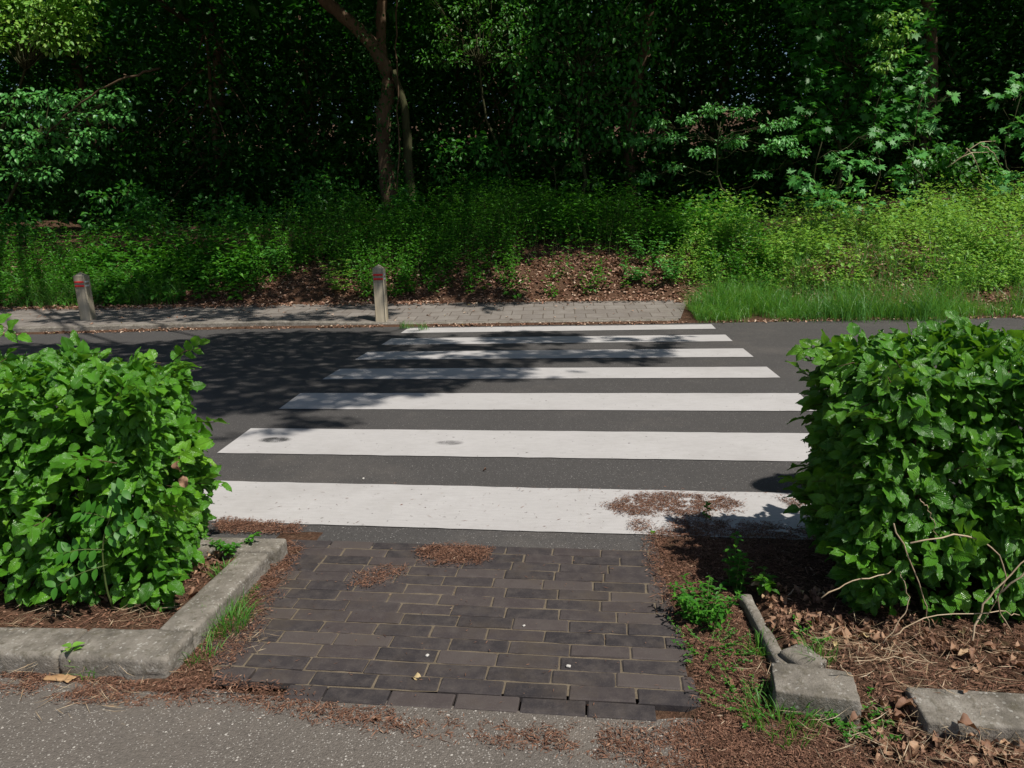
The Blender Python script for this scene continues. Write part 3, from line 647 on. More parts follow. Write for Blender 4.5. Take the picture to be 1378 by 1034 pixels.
def tuft(lab, base, n, ln, r0, seed, mat='grass_blade', bend=.5):
    r = np.random.default_rng(seed); rr = r0 * np.sqrt(r.random(n)); a = r.uniform(0, 6.283, n)
    P = A(base)[None] + np.stack([rr * np.cos(a), rr * np.sin(a) * 1.2, 0 * a], 1)
    single('grass_tuft', blades(G(), P, a + r.normal(0, .9, n), ln * r.uniform(.45, 1.1, n), r.uniform(.002, .0042, n), r.uniform(.1, bend * 2, n), r.beta(2, 2.2, n)), mat, tuple(base), lab, 'grass tuft', 'grass tufts around the ramp')
tuft('long grass tuft between the left kerb and the bricks', at(305, 845, 0), 330, .10, .085, 1)
tuft('small grass tuft against the left kerb near the road', at(333, 800, 0), 70, .05, .04, 2)
tuft('thin grass tuft at the foot of the front kerb on the left', at(135, 905, 0), 60, .07, .05, 3)
tuft('dry grass tuft at the chipped corner kerb stone', at(270, 885, 0), 90, .07, .06, 4)
tuft('grass tuft in front of the tilted kerb stone', at(1050, 975, 0), 230, .08, .10, 5)
tuft('grass tuft between the tilted kerb stone and the narrow one', at(1022, 880, 0), 80, .08, .035, 6)
tuft('grass tuft among the dry canes', at(1100, 885, .05), 60, .06, .05, 7)
tuft('grass tuft at the end of the side kerb by the left hedge', at(300, 775, .05), 80, .06, .05, 8)
# vetch climbing the front of the left hedge
base = A([-1.34, -1.07, .06]); t = thing('vetch_plant', 'vetch with paired leaflets climbing the front of the left hedge', 'climbing plant', tuple(base)); gl, gs = G(), G()
main = curve([base, aty(143, 790, -1.1), aty(138, 735, -1.12), aty(150, 690, -1.13)], 9); tube(gs, main, np.linspace(.004, .0018, 9), 6)
for i, (a, bb) in enumerate([((140, 740), (85, 745)), ((150, 700), (110, 690)), ((140, 730), (185, 700)), ((150, 690), (165, 660)), ((145, 760), (75, 790))]):
    p0, p1 = aty(*a, -1.12), aty(*bb, -1.19); c = curve([p0, (p0 + p1) / 2 + A([0, -.01, .012]), p1], 6); tube(gs, c, np.linspace(.0018, .0008, 6), 5)
    d = unit(p1 - p0); sd = unit(np.cross(d, A([0, -1., .4])))
    for q in (1, -1): leaves(gl, c[1:], np.repeat((d * .45 + sd * q)[None], 5, 0) + rv(5) * .25, np.repeat(A([[.1, -.7, .8]]), 5, 0) + rv(5) * .3, .044, [t_leaf(5, 3, .27, .1, .1, .02, 1, 0, 1)], .5)
part('leaves', gl, 'nettle_leaf', t); part('stem', gs, 'green_stem', t)

# dry canes in front of the right hedge
CL = [('arching dry cane pointing at the shaded soil', [(1105, 805), (1150, 780), (1195, 772), (1215, 765)], .0035, -1.12),
      ('straight dry cane slanting down the hedge to the ground', [(1203, 705), (1238, 790), (1252, 880)], .0035, -1.16),
      ('bent dry cane arching over the hedge leaves', [(1225, 731), (1290, 719), (1340, 742), (1350, 790), (1312, 870)], .004, -1.18),
      ('dry cane leaning in from the right edge', [(1400, 755), (1347, 795), (1345, 820), (1362, 852)], .004, -1.2),
      ('dry cane lying almost level across the hedge foot', [(1198, 858), (1250, 830), (1340, 824), (1372, 828)], .0035, -1.18),
      ('short dry cane slanting up to the left cane', [(1188, 866), (1222, 815), (1212, 770)], .003, -1.17),
      ('thick dry cane rising at the right behind the bent one', [(1305, 880), (1328, 810), (1400, 735)], .0055, -1.14),
      ('slim dry cane hanging from the upper hedge leaves', [(1238, 672), (1252, 690), (1262, 722)], .0025, -1.12),
      ('broken dry stalk in front of the tilted kerb stone', [(1131, 895), (1150, 945), (1172, 990)], .0028, -1.38),
      ('flat dry stalk above the buried kerb stone', [(1150, 890), (1200, 885), (1260, 905)], .0028, -1.3)]
for lab, pts, r_, Y in CL:
    P = [aty(x, y, Y + .03 * i) for i, (x, y) in enumerate(pts)]; P = [A([p[0], p[1], max(p[2], .05)]) for p in P]; c = curve(P, 14, .003); g = tube(G(), c, np.linspace(r_ * .62, r_ * .36, 14), 6, .15)
    single('dry_cane', g, 'cane', tuple(c[0]), lab, 'dry cane', 'dry canes below the right hedge')
# fallen leaves one can pick out
FL = [('tan leaf lying on the bricks near their front edge', (565, 912), .05, .97), ('red-brown leaf on the asphalt path in front of the bricks', (502, 967), .045, .35),
      ('curled brown leaf in the soil above the tilted kerb stone', (1078, 868), .075, .55), ('curled brown leaf among weeds beside the narrow kerb stone', (990, 918), .06, .5),
      ('curled brown leaf at the end of the narrow kerb stone', (1032, 838), .07, .45), ('pale curled leaf under the dry canes', (1150, 858), .07, .8),
      ('pale crumpled leaf in front of the buried kerb stone', (1270, 985), .085, .88), ('rust-brown leaf at the right end of the leaf heap', (1330, 995), .075, .5),
      ('dark brown leaf at the very bottom right', (1352, 1018), .08, .3), ('brown leaf resting on the buried kerb stone\'s near edge', (1310, 975), .07, .4),
      ('brown leaf at the foot of the right hedge\'s canes', (1290, 885), .08, .3), ('large brown leaf lying left of the buried kerb stone', (1215, 945), .08, .4),
      ('pale leaf in the weeds left of the tilted kerb stone', (955, 795), .05, .6), ('brown leaf on the soil below the left hedge', (255, 800), .06, .55),
      ('small green leaf fallen on the nearest stripe', (878, 716), .04, None), ('red leaf fragment on the bare asphalt between the two nearest stripes', (651, 632), .03, .3)]
for i, (lab, (px, py), s, r_) in enumerate(FL):
    p = at(px, py, .0); zz = max(float(ground_h(A([p[0]]), A([p[1]]))[0]), .004) + .008
    if px in (1310,): zz = .085
    p = at(px, py, zz); a = rnd(1, 0, 6.28)[0]; D = A([[math.cos(a), math.sin(a), .12]])
    single('fallen_leaf', leaves(G(), p[None] - D * s / 2, D, A([[0, 0, 1.]]) + rv(1) * .2, s * .78, TCURL if r_ is not None else TL, .7 if r_ is None else r_), 'dead_leaf' if r_ is not None else 'hedge_leaf', tuple(p), lab, 'fallen leaf', 'fallen leaves lying about the ramp')
def pebble(lab, px, py, s, mat='stone', name='pebble', cat='pebble', zz=.014):
    p = at(px, py, zz); g = box(G(), p[0], p[1], zz - .003, s, s * .75, s * .5, random.random() * 3, s * .2, 2, s * .12, 4, seed=px); single(name, g, mat, tuple(p), lab, cat, 'pebbles and bits on the ground' if name == 'pebble' else None)
pebble('white pebble on the bricks, left of the middle', 575, 882, .011); pebble('white pebble on the bricks, right of the middle', 705, 842, .011)
pebble('pale pebble on the bricks near the right edge', 765, 897, .016); pebble('white speck of stone on the nearest dark gap of road', 489, 644, .012, zz=.004)
pebble('pale stone at the side kerb by the bricks', 388, 752, .016, zz=.004); pebble('pale stone below the chipped corner kerb stone', 190, 925, .015, zz=.004)
p = at(95, 915, .0); g = G()
for k in range(5): box(g, p[0] + random.uniform(-.04, .04), p[1] + random.uniform(-.025, .025), random.uniform(0, .012), random.uniform(.04, .07), random.uniform(.02, .035), .008, random.uniform(-.5, .5), .003, 1, .004, 6, seed=k)
single('bark_chip', g, 'chip', (p[0], p[1], 0), 'crumbled tan bark chip in front of the left kerb', 'bark chip')

# ------------------------------------------------------------------ brown litter on the near ground
g = G()
REG = [([(392, 730), (408, 742), (372, 800), (345, 860), (310, 905), (240, 915), (262, 880), (330, 800), (370, 740)], 5200, .3), ([(560, 742), (600, 736), (662, 742), (655, 760), (580, 764)], 4500, .25),
       ([(480, 775), (540, 765), (545, 775), (500, 795), (470, 790)], 900, .3), ([(872, 722), (915, 700), (1000, 760), (1015, 840), (1030, 900), (1040, 990), (950, 975), (930, 880), (890, 800), (868, 750)], 15000, .27),
       ([(280, 915), (420, 945), (560, 968), (700, 985), (880, 985), (960, 970), (1040, 985), (1080, 1034), (900, 1034), (700, 1005), (520, 985), (330, 950), (240, 930)], 11000, .40),
       ([(900, 985), (1030, 975), (1200, 1000), (1378, 1015), (1378, 1060), (850, 1060)], 9000, .3), ([(812, 684), (850, 668), (900, 666), (985, 672), (1000, 684), (960, 700), (890, 694), (850, 696)], 9000, .36),
       ([(848, 705), (872, 702), (878, 716), (852, 718)], 500, .2), ([(1048, 672), (1075, 676), (1090, 692), (1100, 705), (1075, 690)], 900, .2), ([(905, 700), (1000, 705), (1110, 715), (1140, 790), (1010, 790), (930, 730)], 14000, .3),
       ([(292, 700), (400, 708), (405, 720), (292, 718)], 4500, .28), ([(0, 900), (240, 915), (300, 940), (200, 950), (100, 945), (0, 925)], 5200, .4), ([(560, 658), (1110, 668), (1110, 672), (780, 664)], 260, .2)]
for i, (poly, n, thr) in enumerate(REG):
    P2 = fill(pxpoly(poly), n, .02, 16., thr, i); zz = np.maximum(ground_h(P2[:, 0], P2[:, 1]), .004)
    onb = (P2[:, 0] > -.95) & (P2[:, 0] < .63) & (P2[:, 1] > -1.45) & (P2[:, 1] < -.42); zz = np.where(onb, .012, zz)
    dens = fbm(P2[:, 0] * 16, P2[:, 1] * 16, s=i)
    slivers(g, np.column_stack([P2, zz + rnd(len(P2), .001, .004) + np.clip(dens - thr, 0, .4) * .035 * rnd(len(P2))]), RNG.gamma(3, .0042, len(P2)), RNG.uniform(.0012, .0038, len(P2)))
P2 = RNG.uniform((.95, -1.45), (2.2, -.4), (16000, 2)); slivers(g, np.column_stack([P2, ground_h(P2[:, 0], P2[:, 1]) + rnd(len(P2), .001, .012)]), RNG.gamma(3, .007, len(P2)), RNG.uniform(.001, .005, len(P2)))
P2 = RNG.uniform((-3, -1.24), (-1.05, -.6), (9000, 2)); slivers(g, np.column_stack([P2, ground_h(P2[:, 0], P2[:, 1]) + rnd(len(P2), .001, .008)]), RNG.gamma(3, .006, len(P2)), RNG.uniform(.001, .006, len(P2)))
P2 = RNG.uniform((-1.9, -.2), (1.9, .38), (230, 2)); slivers(g, np.column_stack([P2, 0 * P2[:, :1] + .008]), RNG.gamma(3, .007, len(P2)), RNG.uniform(.001, .003, len(P2)), .05)
P2 = RNG.uniform((-.95, -1.45), (.65, -.42), (260, 2)); slivers(g, np.column_stack([P2, 0 * P2[:, :1] + .015]), RNG.gamma(3, .004, len(P2)), RNG.uniform(.001, .003, len(P2)), .05)
P2 = RNG.uniform((-1.6, -2.2), (1.6, -1.5), (260, 2)); slivers(g, np.column_stack([P2, 0 * P2[:, :1] + .004]), RNG.gamma(3, .004, len(P2)), RNG.uniform(.001, .003, len(P2)), .05)
single('needle_litter', g, 'litter', O0, 'red-brown needle litter strewn around the bricks and the nearest stripe', 'litter', kind='stuff', smooth=False)
g = G()                                               # bigger dead leaves heaped at the lower right and in the beds
for poly, n in (([(1040, 850), (1200, 860), (1378, 880), (1378, 925), (1150, 910)], 130), ([(1150, 980), (1250, 970), (1378, 1000), (1378, 1034), (1180, 1034)], 170), ([(1010, 800), (1110, 820), (1120, 870), (1040, 870)], 60), ([(60, 820), (200, 830), (300, 780), (280, 760), (120, 790)], 220)):
    P2 = fill(pxpoly(poly), n, .03, 6, .2); k = len(P2); a = rnd(k, 0, 6.28)
    P = np.column_stack([P2, np.maximum(ground_h(P2[:, 0], P2[:, 1]), .0) + rnd(k, .006, .03)]); D = np.stack([np.cos(a), np.sin(a), RNG.normal(0, .25, k)], 1)
    leaves(g, P, D, A([0, 0, 1.]) + rv(k) * .5, RNG.uniform(.012, .042, k), TCURL, RNG.beta(1.8, 1.7, k))
single('dead_leaves', g, 'dead_leaf', O0, 'heap of dead brown leaves below the right hedge and in the left bed', 'dead leaves', kind='stuff')
g = G()
for (px, py, n, sp) in ((1190, 900, 190, .16), (1250, 1000, 210, .18), (1120, 880, 90, .1), (1330, 1000, 120, .14), (1300, 890, 120, .14), (1130, 985, 60, .1), (330, 860, 40, .06), (200, 835, 60, .10), (60, 845, 60, .10), (130, 930, 40, .12), (1010, 900, 30, .07), (30, 905, 20, .06), (95, 905, 14, .06)):
    b = at(px, py, .03); P2 = b[:2] + RNG.normal(0, sp * .6, (n, 2)); zz = np.maximum(ground_h(P2[:, 0], P2[:, 1]), 0) + rnd(n, .004, .05)
    slivers(g, np.column_stack([P2, zz]), RNG.uniform(.02, .11, n), RNG.uniform(.0008, .002, n), .25, RNG.beta(2, 2, n))
single('dry_straw', g, 'straw', O0, 'pale dry straw lying around the kerbs', 'straw', kind='stuff', smooth=False)

# ------------------------------------------------------------------ far verge: litter, grass, undergrowth
def bank_xy(n, x0, x1, d0, d1):
    X = rnd(n, x0, x1); return X, bank_start(X) + rnd(n, d0, d1)
g = G()
X, Y = bank_xy(44000, -13, 8.5, -.3, 2.9); k = fbm(X * 1.2, Y * 1.2, s=21) + .3 - .12 * np.abs(Y - bank_start(X) - .4); o = k > rnd(len(X), .35, .75); X, Y = X[o], Y[o]; n = len(X)
a = rnd(n, 0, 6.28); leaves(g, np.stack([X, Y, np.maximum(ground_h(X, Y), np.where(X < 1.7, .152, .03)) + rnd(n, .004, .03)], 1), np.stack([np.cos(a), np.sin(a), RNG.normal(0, .3, n)], 1), A([0, 0, 1.]) + rv(n) * .5, RNG.uniform(.03, .075, n), TH, RNG.beta(1.8, 2.0, n))
X = rnd(2600, -12, 8); Y = road_edge(X) + RNG.normal(.03, .075, len(X)) ; o = fbm(X * 2, Y * 0, s=9) > rnd(len(X), .3, .6); X, Y = X[o], Y[o]; n = len(X); a = rnd(n, 0, 6.28)
leaves(g, np.stack([X, Y, rnd(n, .012, .03)], 1), np.stack([np.cos(a), np.sin(a), RNG.normal(0, .2, n)], 1), A([0, 0, 1.]) + rv(n) * .4, RNG.uniform(.02, .055, n), TH, RNG.beta(2.2, 1.6, n))
X = rnd(260, -12, 1.7); Y = rnd(260, 0, 1) ** 2; Y = road_edge(X) + .3 + 1.5 * (1 - Y); n = 260; a = rnd(n, 0, 6.28)
leaves(g, np.stack([X, Y, kh(X) + (.155 - kh(X)) * (Y - road_edge(X) - .28) / 1.5 + rnd(n, .004, .012)], 1), np.stack([np.cos(a), np.sin(a), 0 * a], 1), A([0, 0, 1.]) + rv(n) * .2, RNG.uniform(.03, .06, n), TH, RNG.beta(2.2, 1.6, n))
single('leaf_litter', g, 'bank_leaf', O0, 'brown and yellow leaf litter on the far bank and along the far kerb', 'leaf litter', kind='stuff')

def plants(gl, gs, X, Y, H, leaf, nodes, tm, lean=.25):
    n = len(X); Z = ground_h(X, Y); az = rnd(n, 0, 6.28); L = np.stack([np.cos(az), np.sin(az), 0 * az], 1) * (lean * H * rnd(n))[:, None]; B = np.stack([X, Y, Z], 1); ph = rnd(n, 0, 6.28); Rr = RNG.beta(2, 2.2, n)
    for k in range(nodes):
        t = (k + 1.2) / (nodes + .2); P = B + L * t * t + np.stack([0 * X, 0 * X, H * t], 1)
        for q in (0, math.pi):
            a = ph + k * 1.571 + q + RNG.normal(0, .55, n); P = P + RNG.normal(0, .012, P.shape) + np.stack([np.cos(a), np.sin(a), 0 * a], 1) * (rnd(n) * leaf * .6)[:, None]; D = np.stack([np.cos(a), np.sin(a), RNG.normal(.0, .3, n) + .5 * (t > .85)], 1)
            leaves(gl, P, D, A([0, 0, 1.]) + rv(n) * .35, leaf * rnd(n, .65, 1.2) * (1 - .35 * t), tm, np.clip(Rr + RNG.normal(0, .12, n), 0, 1))
    blades(gs, B, az, H * .98, .0035, lean * .5, .3)
gl, gs = G(), G()                                     # nettles and herbs on the shaded bank
X, Y = bank_xy(12500, -14, 3.2, .05, 6.0); d = Y - bank_start(X)
o = fbm(X * .7, Y * .7, s=31) + .25 * np.clip(d - .6, -1, .6) > rnd(len(X), .29, .54); o &= ~((X > -.7) & (X < 2.4) & (d < 1.6) & (rnd(len(X)) < .82)); X, Y, d = X[o], Y[o], d[o]
o = d < np.interp(X, [-14, -6, -4.5, -1, 3], [2.2, 2.4, 4.6, 5.2, 3.5]) * rnd(len(X), .55, 1.1); X, Y, d = X[o], Y[o], d[o]
hh = (.26 + .40 * np.clip(d, 0, 1.3)) * rnd(len(X), .45, 1.2) * (.45 + 1.1 * fbm(X * .9, Y * .9, s=33)); big = vn(X * 1.1, Y * 1.1, s=35) > .6
plants(gl, gs, X[~big], Y[~big], hh[~big], .082, 7, TH, .45); plants(gl, gs, X[big], Y[big], hh[big] * .85, .14, 5, TM, .6)
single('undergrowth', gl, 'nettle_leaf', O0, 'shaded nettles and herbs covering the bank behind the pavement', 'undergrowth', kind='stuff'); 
single('undergrowth_stems', gs, 'green_stem', O0, 'thin stems of the shaded nettles on the bank', 'undergrowth', kind='stuff')
gl, gs = G(), G()                                     # sunny weeds at the right
X, Y = bank_xy(14000, 1.7, 13, .3, 5.0); d = Y - bank_start(X); o = (fbm(X * 1.1, Y * 1.1, s=41) > rnd(len(X), .32, .62)) & (d < np.interp(X, [2, 4, 8], [2.0, 2.8, 4.6]) * rnd(len(X), .6, 1.1)) & (rnd(len(X)) < np.clip((X - 1.4) / 1.6, .12, 1)); X, Y, d = X[o], Y[o], d[o]
plants(gl, gs, X, Y, (.16 + .18 * np.clip(d, 0, 1.6)) * rnd(len(X), .4, 1.3) * (.5 + fbm(X * 1.1, Y * 1.1, s=43)), .066, 6, TM, .8)
X, Y = bank_xy(900, 2.2, 12, .5, 4.2); plants(gl, gs, X, Y, rnd(900, .25, .75), .11, 5, TM, .6)
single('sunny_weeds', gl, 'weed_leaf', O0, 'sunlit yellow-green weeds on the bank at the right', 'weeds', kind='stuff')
single('sunny_weed_stems', gs, 'green_stem', O0, 'thin stems of the sunlit weeds on the right bank', 'weeds', kind='stuff')
g = G()                                               # long grass of the right verge, shorter tufts along the kerb
n = 34000; X = rnd(n, 1.85, 13); Y = road_edge(X) + .0 + np.abs(RNG.normal(0, .95, n)); o = (fbm(X * 1.5, Y * 1.5, s=51) + .12 * (Y < road_edge(X) + .4) > rnd(n, .32, .60)) & (Y > 6.5); X, Y = X[o], Y[o]; n = len(X)
ln = .15 + .95 * np.clip(fbm(X * 1.1, Y * 1.1, s=52) - .40, 0, 1) * np.clip((Y - road_edge(X)) * 2, .35, 1); blades(g, np.stack([X, Y, ground_h(X, Y)], 1), rnd(n, 0, 6.28), ln * rnd(n, .6, 1.3) * 1.35, rnd(n, .0035, .008), rnd(n, .1, 1.3), np.clip(RNG.beta(2, 2.2, n) * .9 + .5 * (fbm(X * .9, Y * .9, s=54) - .5), 0, .96) + .04 * (rnd(n) < .10))
n = 9000; X = rnd(n, 1.9, 13); Y = bank_start(X) + 3.4 * rnd(n) ** 1.2; o = fbm(X * 1.6, Y * 1.6, s=57) > rnd(n, .35, .6); X, Y = X[o], Y[o]; n = len(X)
blades(g, np.stack([X, Y, ground_h(X, Y)], 1), rnd(n, 0, 6.28), rnd(n, .18, .55), rnd(n, .003, .006), rnd(n, .2, 1.2), RNG.beta(2.2, 1.8, n))
n = 8000; X = rnd(n, -14, -6.2); Y = bank_start(X) + np.abs(RNG.normal(.15, .5, n)); o = fbm(X * 1.2, Y * 1.2, s=53) > rnd(n, .25, .6); X, Y = X[o], Y[o]; n = len(X)
blades(g, np.stack([X, Y, ground_h(X, Y)], 1), rnd(n, 0, 6.28), rnd(n, .15, .42), rnd(n, .004, .008), rnd(n, .2, .9), RNG.beta(2, 2.2, n))
single('verge_grass', g, 'grass_blade', O0, 'long green grass of the verge beside the far road edge', 'grass', kind='stuff')
for i, (px, py, nb, lab) in enumerate([(545, 437, 60, 'grass tuft in the gutter just right of the pointed bollard'), (570, 439, 36, 'small grass tuft in the gutter further right of the pointed bollard'), (1240, 424, 520, 'tall dark grass tuft on the verge near the right hedge'), (1140, 424, 520, 'broad arching grass tuft on the sunny verge'), (60, 392, 150, 'sunlit grass tuft behind the leaning bollard')]):
    p = at(px, py, .06); r = np.random.default_rng(70 + i); a = r.uniform(0, 6.283, nb); rr = .05 + .18 * (nb > 100)
    P = np.stack([p[0] + r.normal(0, rr, nb), p[1] + r.normal(0, rr * .7, nb), 0 * a], 1); P[:, 2] = ground_h(P[:, 0], P[:, 1]) if nb > 100 else .01
    L = .13 if nb < 100 else .62
    single('grass_tuft', blades(G(), P, a, L * r.uniform(.5, 1.1, nb), r.uniform(.004, .007, nb), r.uniform(.2, .9, nb), r.beta(2, 5, nb)), 'grass_blade', (p[0], p[1], .03), lab, 'grass tuft', 'grass tufts along the far side')
HP = [(455, 372, .55, 9, 'bright young plant lit at the foot of the shaded bank'), (380, 350, .5, 8, 'round-leaved plant in half shade above the pavement'), (870, 335, .5, 9, 'broad-leaved plant at the top of the brown leaf bank'), (850, 370, .25, 7, 'small herb on the brown leaf bank'), (905, 365, .35, 9, 'dark nettle clump where the verge grass begins'), (1040, 345, .5, 12, 'leafy yellow-green plant on the verge below the maple'), (240, 320, .7, 10, 'tall pale-leaved plant among the left undergrowth'), (130, 330, .6, 10, 'sunlit bushy plant behind the leaning bollard')]
for i, (px, py, h, st, lab) in enumerate(HP):
    X = A([0.]); d = ray(px, py); P = CAM.copy()
    for s in np.linspace(8, 22, 400):
        P = CAM + d * s
        if P[2] < ground_h(A([P[0]]), A([P[1]]))[0] + h * .5: break
    P[2] = ground_h(A([P[0]]), A([P[1]]))[0]
    weed('herb_plant', lab, 'herb', tuple(P), st, h, .28, .11, 6, 'weed_leaf' if i in (0, 5, 7) else 'maple_leaf', TM, 'herbs on the far bank', .15, 90 + i)

# ------------------------------------------------------------------ shrubs and saplings at the wood edge
def clumps_leaves(g, cl, tm, size, per, droop=.25, flat=.5, up=.6, jit=.6):
    for (c, r_) in cl:
        n = max(4, int(per * r_ * r_ * 8)); o = rv(n) * (rnd(n) ** .45)[:, None] * r_ * A([1, 1, flat + .25]); P = c + o
        D = unit(o + 1e-6) * .8 + A([0, -.25, -droop]) + rv(n) * jit; N = A([0, -.35, up + .3]) + rv(n) * .5
        leaves(g, P, D, N, size * rnd(n, .65, 1.15), tm)
def shrub(name, lab, cat, base, cl, tm, size, per, mat, rad=.02, seed=0, droop=.25, flat=.5, group=None, stemmat='mossy_bark'):
    t = thing(name, lab, cat, tuple(base), group); g = G(); clumps_leaves(g, cl, tm, size, per, droop, flat); part('crown', g, mat, t)
    s = G(); b = A(base, float); pts = A([c for c, _ in cl]); top = pts.mean(0); top[2] = pts[:, 2].max() * .75 + b[2] * .25
    tr = curve([b, b * .7 + top * .3 + A([.12, 0, 0]), b * .4 + top * .6 + A([-.12, .1, 0]), top + A([0, 0, .3])], 10, .02); tube(s, tr, np.linspace(rad, rad * .35, 10), 7, .05)
    for c, r_ in cl:
        k = int(np.argmin(np.linalg.norm(tr - (c - A([0, 0, .25])), axis=1))); k = min(k, 8); q = curve([tr[k], (tr[k] + c) / 2 + A([0, 0, .06]), c], 7); q[1:-1] += RNG.normal(0, .05, (5, 3)); tube(s, q, np.linspace(rad * .3, .003, 7), 5)
        for j in range(4): tube(s, [q[4], c + rv(1)[0] * r_ * .8], [.003, .0012], 4)
    part('trunk', s, stemmat, t); return t
def cp(lst, Y): return [(aty(x, y, Y + dy), r_) for (x, y, r_, dy) in lst]
def gz(X, Y): return A([X, Y, float(ground_h(A([X]), A([Y]))[0])])
mb = aty(1110, 330, 10.9); shrub('maple_sapling', 'sunlit young maple with broad lobed leaves above the weeds', 'sapling', gz(mb[0], 11.0),
    cp([(1100, 262, .30, 0), (1075, 238, .22, -.2), (1130, 220, .28, .1), (1150, 250, .22, -.1), (1095, 300, .20, -.3), (1170, 215, .25, .2), (1185, 185, .2, .2), (1115, 275, .26, -.3), (1060, 270, .15, 0), (1140, 285, .22, .2), (1060, 318, .2, -.9), (1020, 330, .16, -1.2), (1120, 322, .2, -.8), (985, 322, .14, -.9)], 10.9), TMA, .17, 62, 'maple_leaf', .022)
mb = aty(1240, 300, 11.2); shrub('maple_sapling', 'tall slender maple reaching up between the young maple and the right edge', 'sapling', gz(mb[0], 11.3),
    cp([(1235, 215, .22, 0), (1255, 160, .2, 0), (1240, 120, .2, .1), (1215, 235, .22, 0), (1270, 195, .18, 0), (1250, 95, .14, 0), (1215, 190, .16, 0), (1280, 130, .12, -.1), (1225, 265, .24, -.1), (1200, 300, .2, -.8), (1260, 285, .2, -.6), (1175, 275, .16, -.5)], 11.2), TMA, .15, 60, 'maple_leaf', .018)
mb = aty(1360, 300, 10.6); shrub('maple_shrub', 'leafy maple shrub at the right edge above the weeds', 'shrub', gz(mb[0], 10.8),
    cp([(1350, 240, .3, 0), (1375, 170, .3, 0), (1335, 200, .22, .1), (1390, 260, .3, -.1), (1345, 130, .22, .2), (1375, 110, .25, .3), (1400, 200, .3, 0)], 10.6), TMA, .15, 62, 'maple_leaf', .02)
mb = aty(985, 330, 11.6); shrub('hornbeam_shrub', 'dark hornbeam with sunlit sprays left of the young maple', 'shrub', gz(mb[0], 11.9),
    cp([(885, 165, .2, 0), (905, 185, .25, 0), (925, 160, .22, 0), (960, 148, .25, 0), (1000, 150, .25, 0), (1035, 170, .22, -.3), (1055, 190, .26, -.5), (1035, 200, .22, -.4), (1075, 205, .2, -.5), (1025, 235, .16, -.4), (945, 205, .25, 0), (905, 225, .2, 0), (870, 240, .2, 0), (985, 190, .3, .3), (860, 190, .2, .2), (1060, 165, .2, -.4)], 11.3), TH, .078, 240, 'maple_leaf', .03, flat=.15, droop=.35)
mb = aty(1130, 100, 12.3); shrub('maple_tree', 'large shaded maple behind the two slender saplings', 'tree', gz(mb[0], 12.6),
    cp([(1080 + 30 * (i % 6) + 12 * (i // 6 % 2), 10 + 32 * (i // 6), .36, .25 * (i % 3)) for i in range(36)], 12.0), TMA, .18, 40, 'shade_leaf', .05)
mb = aty(1200, 60, 11.6); shrub('beech_sapling', 'beech branch with drooping sunlit leaves near the top right', 'sapling', gz(mb[0], 12.2),
    cp([(1195, 25, .25, 0), (1215, 45, .2, 0), (1205, 70, .18, 0), (1185, 90, .2, 0), (1225, 20, .18, 0), (1180, 55, .2, .1)], 11.6), TH, .09, 170, 'weed_leaf', .02, flat=.2, droop=.6)
mb = aty(775, 300, 12.4); shrub('ivy_tree', 'dark hanging curtain of ivy leaves right of the forked tree', 'tree', gz(mb[0], 12.8),
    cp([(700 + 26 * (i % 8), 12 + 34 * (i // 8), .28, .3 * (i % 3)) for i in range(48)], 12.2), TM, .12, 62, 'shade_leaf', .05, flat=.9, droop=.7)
mb = aty(780, 250, 11.4); shrub('elder_shrub', 'dark leafy elder standing behind the brown leaf bank', 'shrub', gz(mb[0], 11.6),
    cp([(770, 260, .22, 0), (790, 285, .25, 0), (750, 295, .25, 0), (775, 220, .18, 0), (800, 245, .15, 0), (735, 270, .2, .1), (690, 290, .2, 0), (660, 300, .25, 0)], 11.4), TH, .10, 150, 'nettle_leaf', .02, flat=.7, droop=.3)
mb = aty(80, 330, 12); shrub('beech_tree', 'beech with sunlit leaves over a pale slanting branch at the left', 'tree', gz(-13.6, 13.0),
    cp([(15 + 24 * (i % 7) + 8 * (i // 7 % 2), 130 + 26 * (i // 7) , .28, .2 * (i % 3) - .2) for i in range(35) if 130 + 26 * (i // 7) < 300 - (i % 7) * 22], 12.0), TM, .12, 80, 'maple_leaf', .05, flat=.3, droop=.35)
mb = aty(40, 30, 13); shrub('beech_tree', 'bright-leaved treetop in the upper left corner against the sky', 'tree', gz(-15.5, 14.5),
    cp([(-10 + 24 * (i % 6), -10 + 22 * (i // 6), .40, .3 * (i % 3)) for i in range(24)], 13.6), TM, .13, 70, 'weed_leaf', .07, flat=.4, droop=.3)
shrub('lime_tree', 'leafy tree with speckled light right of the forked trunk top', 'tree', gz(-1.2, 13.8),
    cp([(575 + 22 * (i % 7), -8 + 22 * (i // 7), .26, .3 * (i % 3)) for i in range(35) if (i * 7) % 5 != 2], 13.2), TH, .09, 110, 'nettle_leaf', .05, flat=.4, droop=.4)
